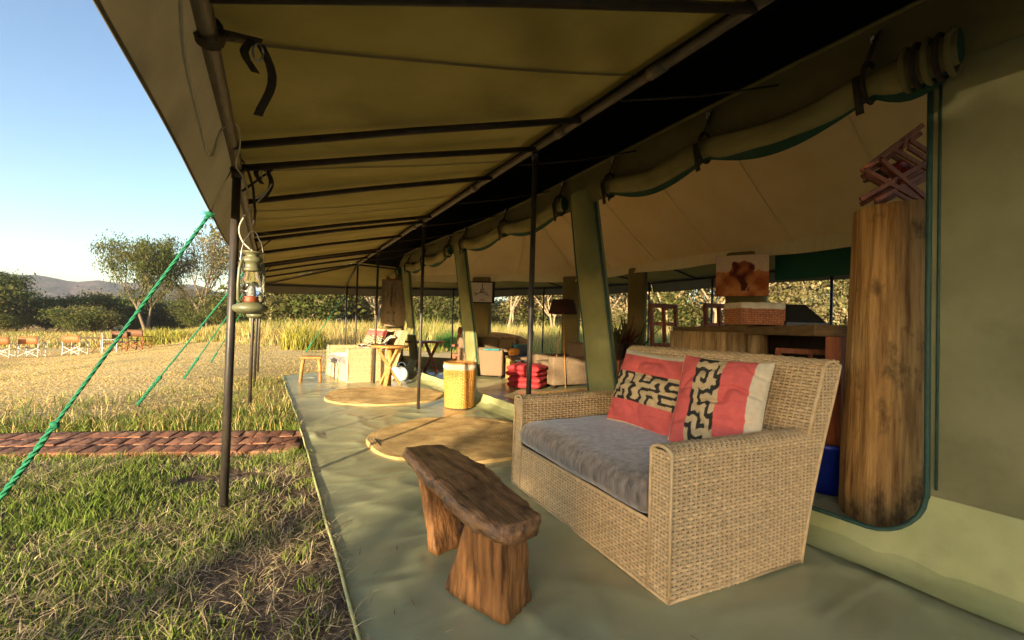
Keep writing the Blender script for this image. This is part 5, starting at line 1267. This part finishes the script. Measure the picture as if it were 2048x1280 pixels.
# ------------------------------------------------------------------ potted plants inside
def potplant(loc, label, pal, h, n, sz, seed):
    t = thing('potted_plant', label, 'plant', loc)
    obj('pot', MB().lathe([(.001,.0),(.12,.0),(.16,.24),(.17,.26),(.15,.26),(.13,.22),(.001,.22)], 18, cap=False), M['terracotta'], t)
    R2 = np.random.RandomState(seed); mb = MB(); mb.c = []
    for k in range(n):
        a = R2.uniform(0, 2*PI); l = R2.uniform(.5, 1)*h; ln = R2.uniform(.2, .8); d = Vector((math.cos(a)*ln, math.sin(a)*ln, 1)).normalized(); s2 = Vector((-math.sin(a), math.cos(a), 0))
        c = np.array(pal[R2.randint(len(pal))])*R2.uniform(.7, 1.3); prev = None
        for q in range(6):
            f = q/5; p = Vector((.05*math.cos(a), .05*math.sin(a), .22))+d*l*f+Vector((math.cos(a), math.sin(a), -.5))*.35*l*ln*f*f; w = sz*math.sin(PI*(f*.85+.08))
            b_ = len(mb.v); mb.v += [tuple(p-s2*w), tuple(p+s2*w)]; mb.c += [tuple(c)]*2
            if prev is not None: mb.f.append((prev, prev+1, b_+1, b_))
            prev = b_
    obj('leaves', mb, M['leaf'], t)
pt = thing('side_table', 'dark low side table carrying the red leaved plant behind the loveseat', 'table', (5.05, 5.35, .02), .3)
obj('tabletop', MB().box((0,0,.60), (1.0,.5,.05)), M['redwood'], pt, smooth=False, bevel=.006)
for sx in (-1, 1):
    for sy in (-1, 1): obj('leg', MB().box((sx*.45, sy*.2, .29), (.06,.06,.58)), M['redwood'], pt, smooth=False)
potplant((5.25, 5.45, .645), 'potted plant with reddish leaves on the dark side table', [(.20,.05,.03), (.12,.10,.03), (.28,.09,.04)], .55, 34, .02, 4)
potplant((4.85, 5.30, .645), 'potted plant with drooping olive leaves on the dark side table', [(.10,.11,.03), (.16,.12,.05)], .42, 30, .018, 6)
potplant((5.62, 5.75, .3), 'tall leafy green plant in a pot beside the first tall chair', [(.10,.13,.03), (.07,.11,.03)], .95, 34, .03, 8)

# ------------------------------------------------------------------ folding chairs and tables out on the clearing
def dchair(kind):
    t = thing('director_chair', '', 'chair', group='folding chairs on the clearing'); wm = M['white'] if kind == 'white' else M['redwood']; lm = M['brownleather'] if kind == 'white' else M['darkleather']
    w = .36
    for s in (-1, 1):
        for y_ in (-.24, .24): obj('leg', MB().tube([(s*w, y_, 0), (s*w, y_, .62)], .020, 6), wm, t)
        obj('arm', MB().box((s*w, 0, .635), (.06, .56, .03)), wm if kind == 'white' else lm, t, smooth=False)
        obj('upright', MB().tube([(s*w, .25, .62), (s*w, .28, .95)], .018, 6), wm, t)
    for y_ in (-.25, .25):
        obj('cross_brace', MB().bar((-w, y_, .06), (w, y_, .44), .045, .02), wm, t, smooth=False); obj('cross_brace', MB().bar((w, y_+.025, .06), (-w, y_+.025, .44), .045, .02), wm, t, smooth=False)
    obj('seat', MB().quadgrid(lambda u, v: (-w+2*w*u, -.24+.48*v, .45-.04*math.sin(PI*u)), 6, 2), lm, t)
    obj('backrest', MB().quadgrid(lambda u, v: (-w-.01+2*(w+.01)*u, .27+.03*v-.02*math.sin(PI*u), .62+.33*v), 6, 2), lm, t).modifiers.new('thick', 'SOLIDIFY').thickness = .012
    return t
cw = dchair('white'); cb = dchair('brown')
def atT(u, v):   # where the line of sight through a photo pixel meets the terrain: places the far chairs on the ground
    d = _f+_r*((u-1024)/867.9)+_u*((640-v)/867.9); t = 4.
    while t < 90:
        p = Vector((0,0,1.1))+d*t
        if p.z <= ter(p.x, p.y): return p
        t += .03
    return p
def setc(o, xyz, rz, lab): o.location = xyz; o.rotation_euler = (0, 0, rz); o['label'] = lab
setc(cw, (-9.75, 28.9, -.94), 2.9, 'white framed chair with tan back, left of the pair seen from behind on the clearing')
dup(cw, (-8.15, 28.5, -.83), 2.75, 'white framed chair with tan back, right of the pair seen from behind on the clearing')
dup(cw, (-6.55, 26.9, -.63), 1.9, 'white framed chair turned side on beside the two brown chairs')
dup(cw, (-10.65, 28.6, -.95), 3.1, 'white framed chair cut off by the left edge of the view')
setc(cb, (-6.05, 27.2, -.56), 2.6, 'brown folding chair nearer the white side on chair')
dup(cb, (-5.45, 27.0, -.47), 2.6, 'brown folding chair at the right end of the row on the clearing')
def ftable(loc, rz, lab):
    t = thing('folding_table', lab, 'table', loc, rz, 'folding tables on the clearing')
    obj('tabletop', MB().rbox((0,0,.78), (1.5,.8,.05), .02, 2), M['bartop'], t)
    for s in (-.5, .5):
        for k in (-1, 1): obj('leg', MB().bar((s-.28*k, -.2*k, 0), (s+.28*k, .2*k, .76), .035, .025), M['redwood'], t, smooth=False)
    return t
ftable((-8.6, 31.5, -.9), .2, 'round topped folding table with crossed legs behind the white chairs')

# ------------------------------------------------------------------ haze in the air
hz = MB().box((0, 0, 56), (3600, 3600, 124))
hm = bpy.data.materials.new('pale_haze'); hm.use_nodes = True; hn = hm.node_tree; hn.nodes.remove(hn.nodes['Principled BSDF'])
pv = hn.nodes.new('ShaderNodeVolumePrincipled'); pv.inputs['Color'].default_value = (.86, .88, .95, 1); pv.inputs['Density'].default_value = .00032; pv.inputs['Anisotropy'].default_value = .2
hn.links.new(pv.outputs[0], hn.nodes['Material Output'].inputs['Volume'])
tag(obj('haze', hz, hm, smooth=False), kind='stuff')
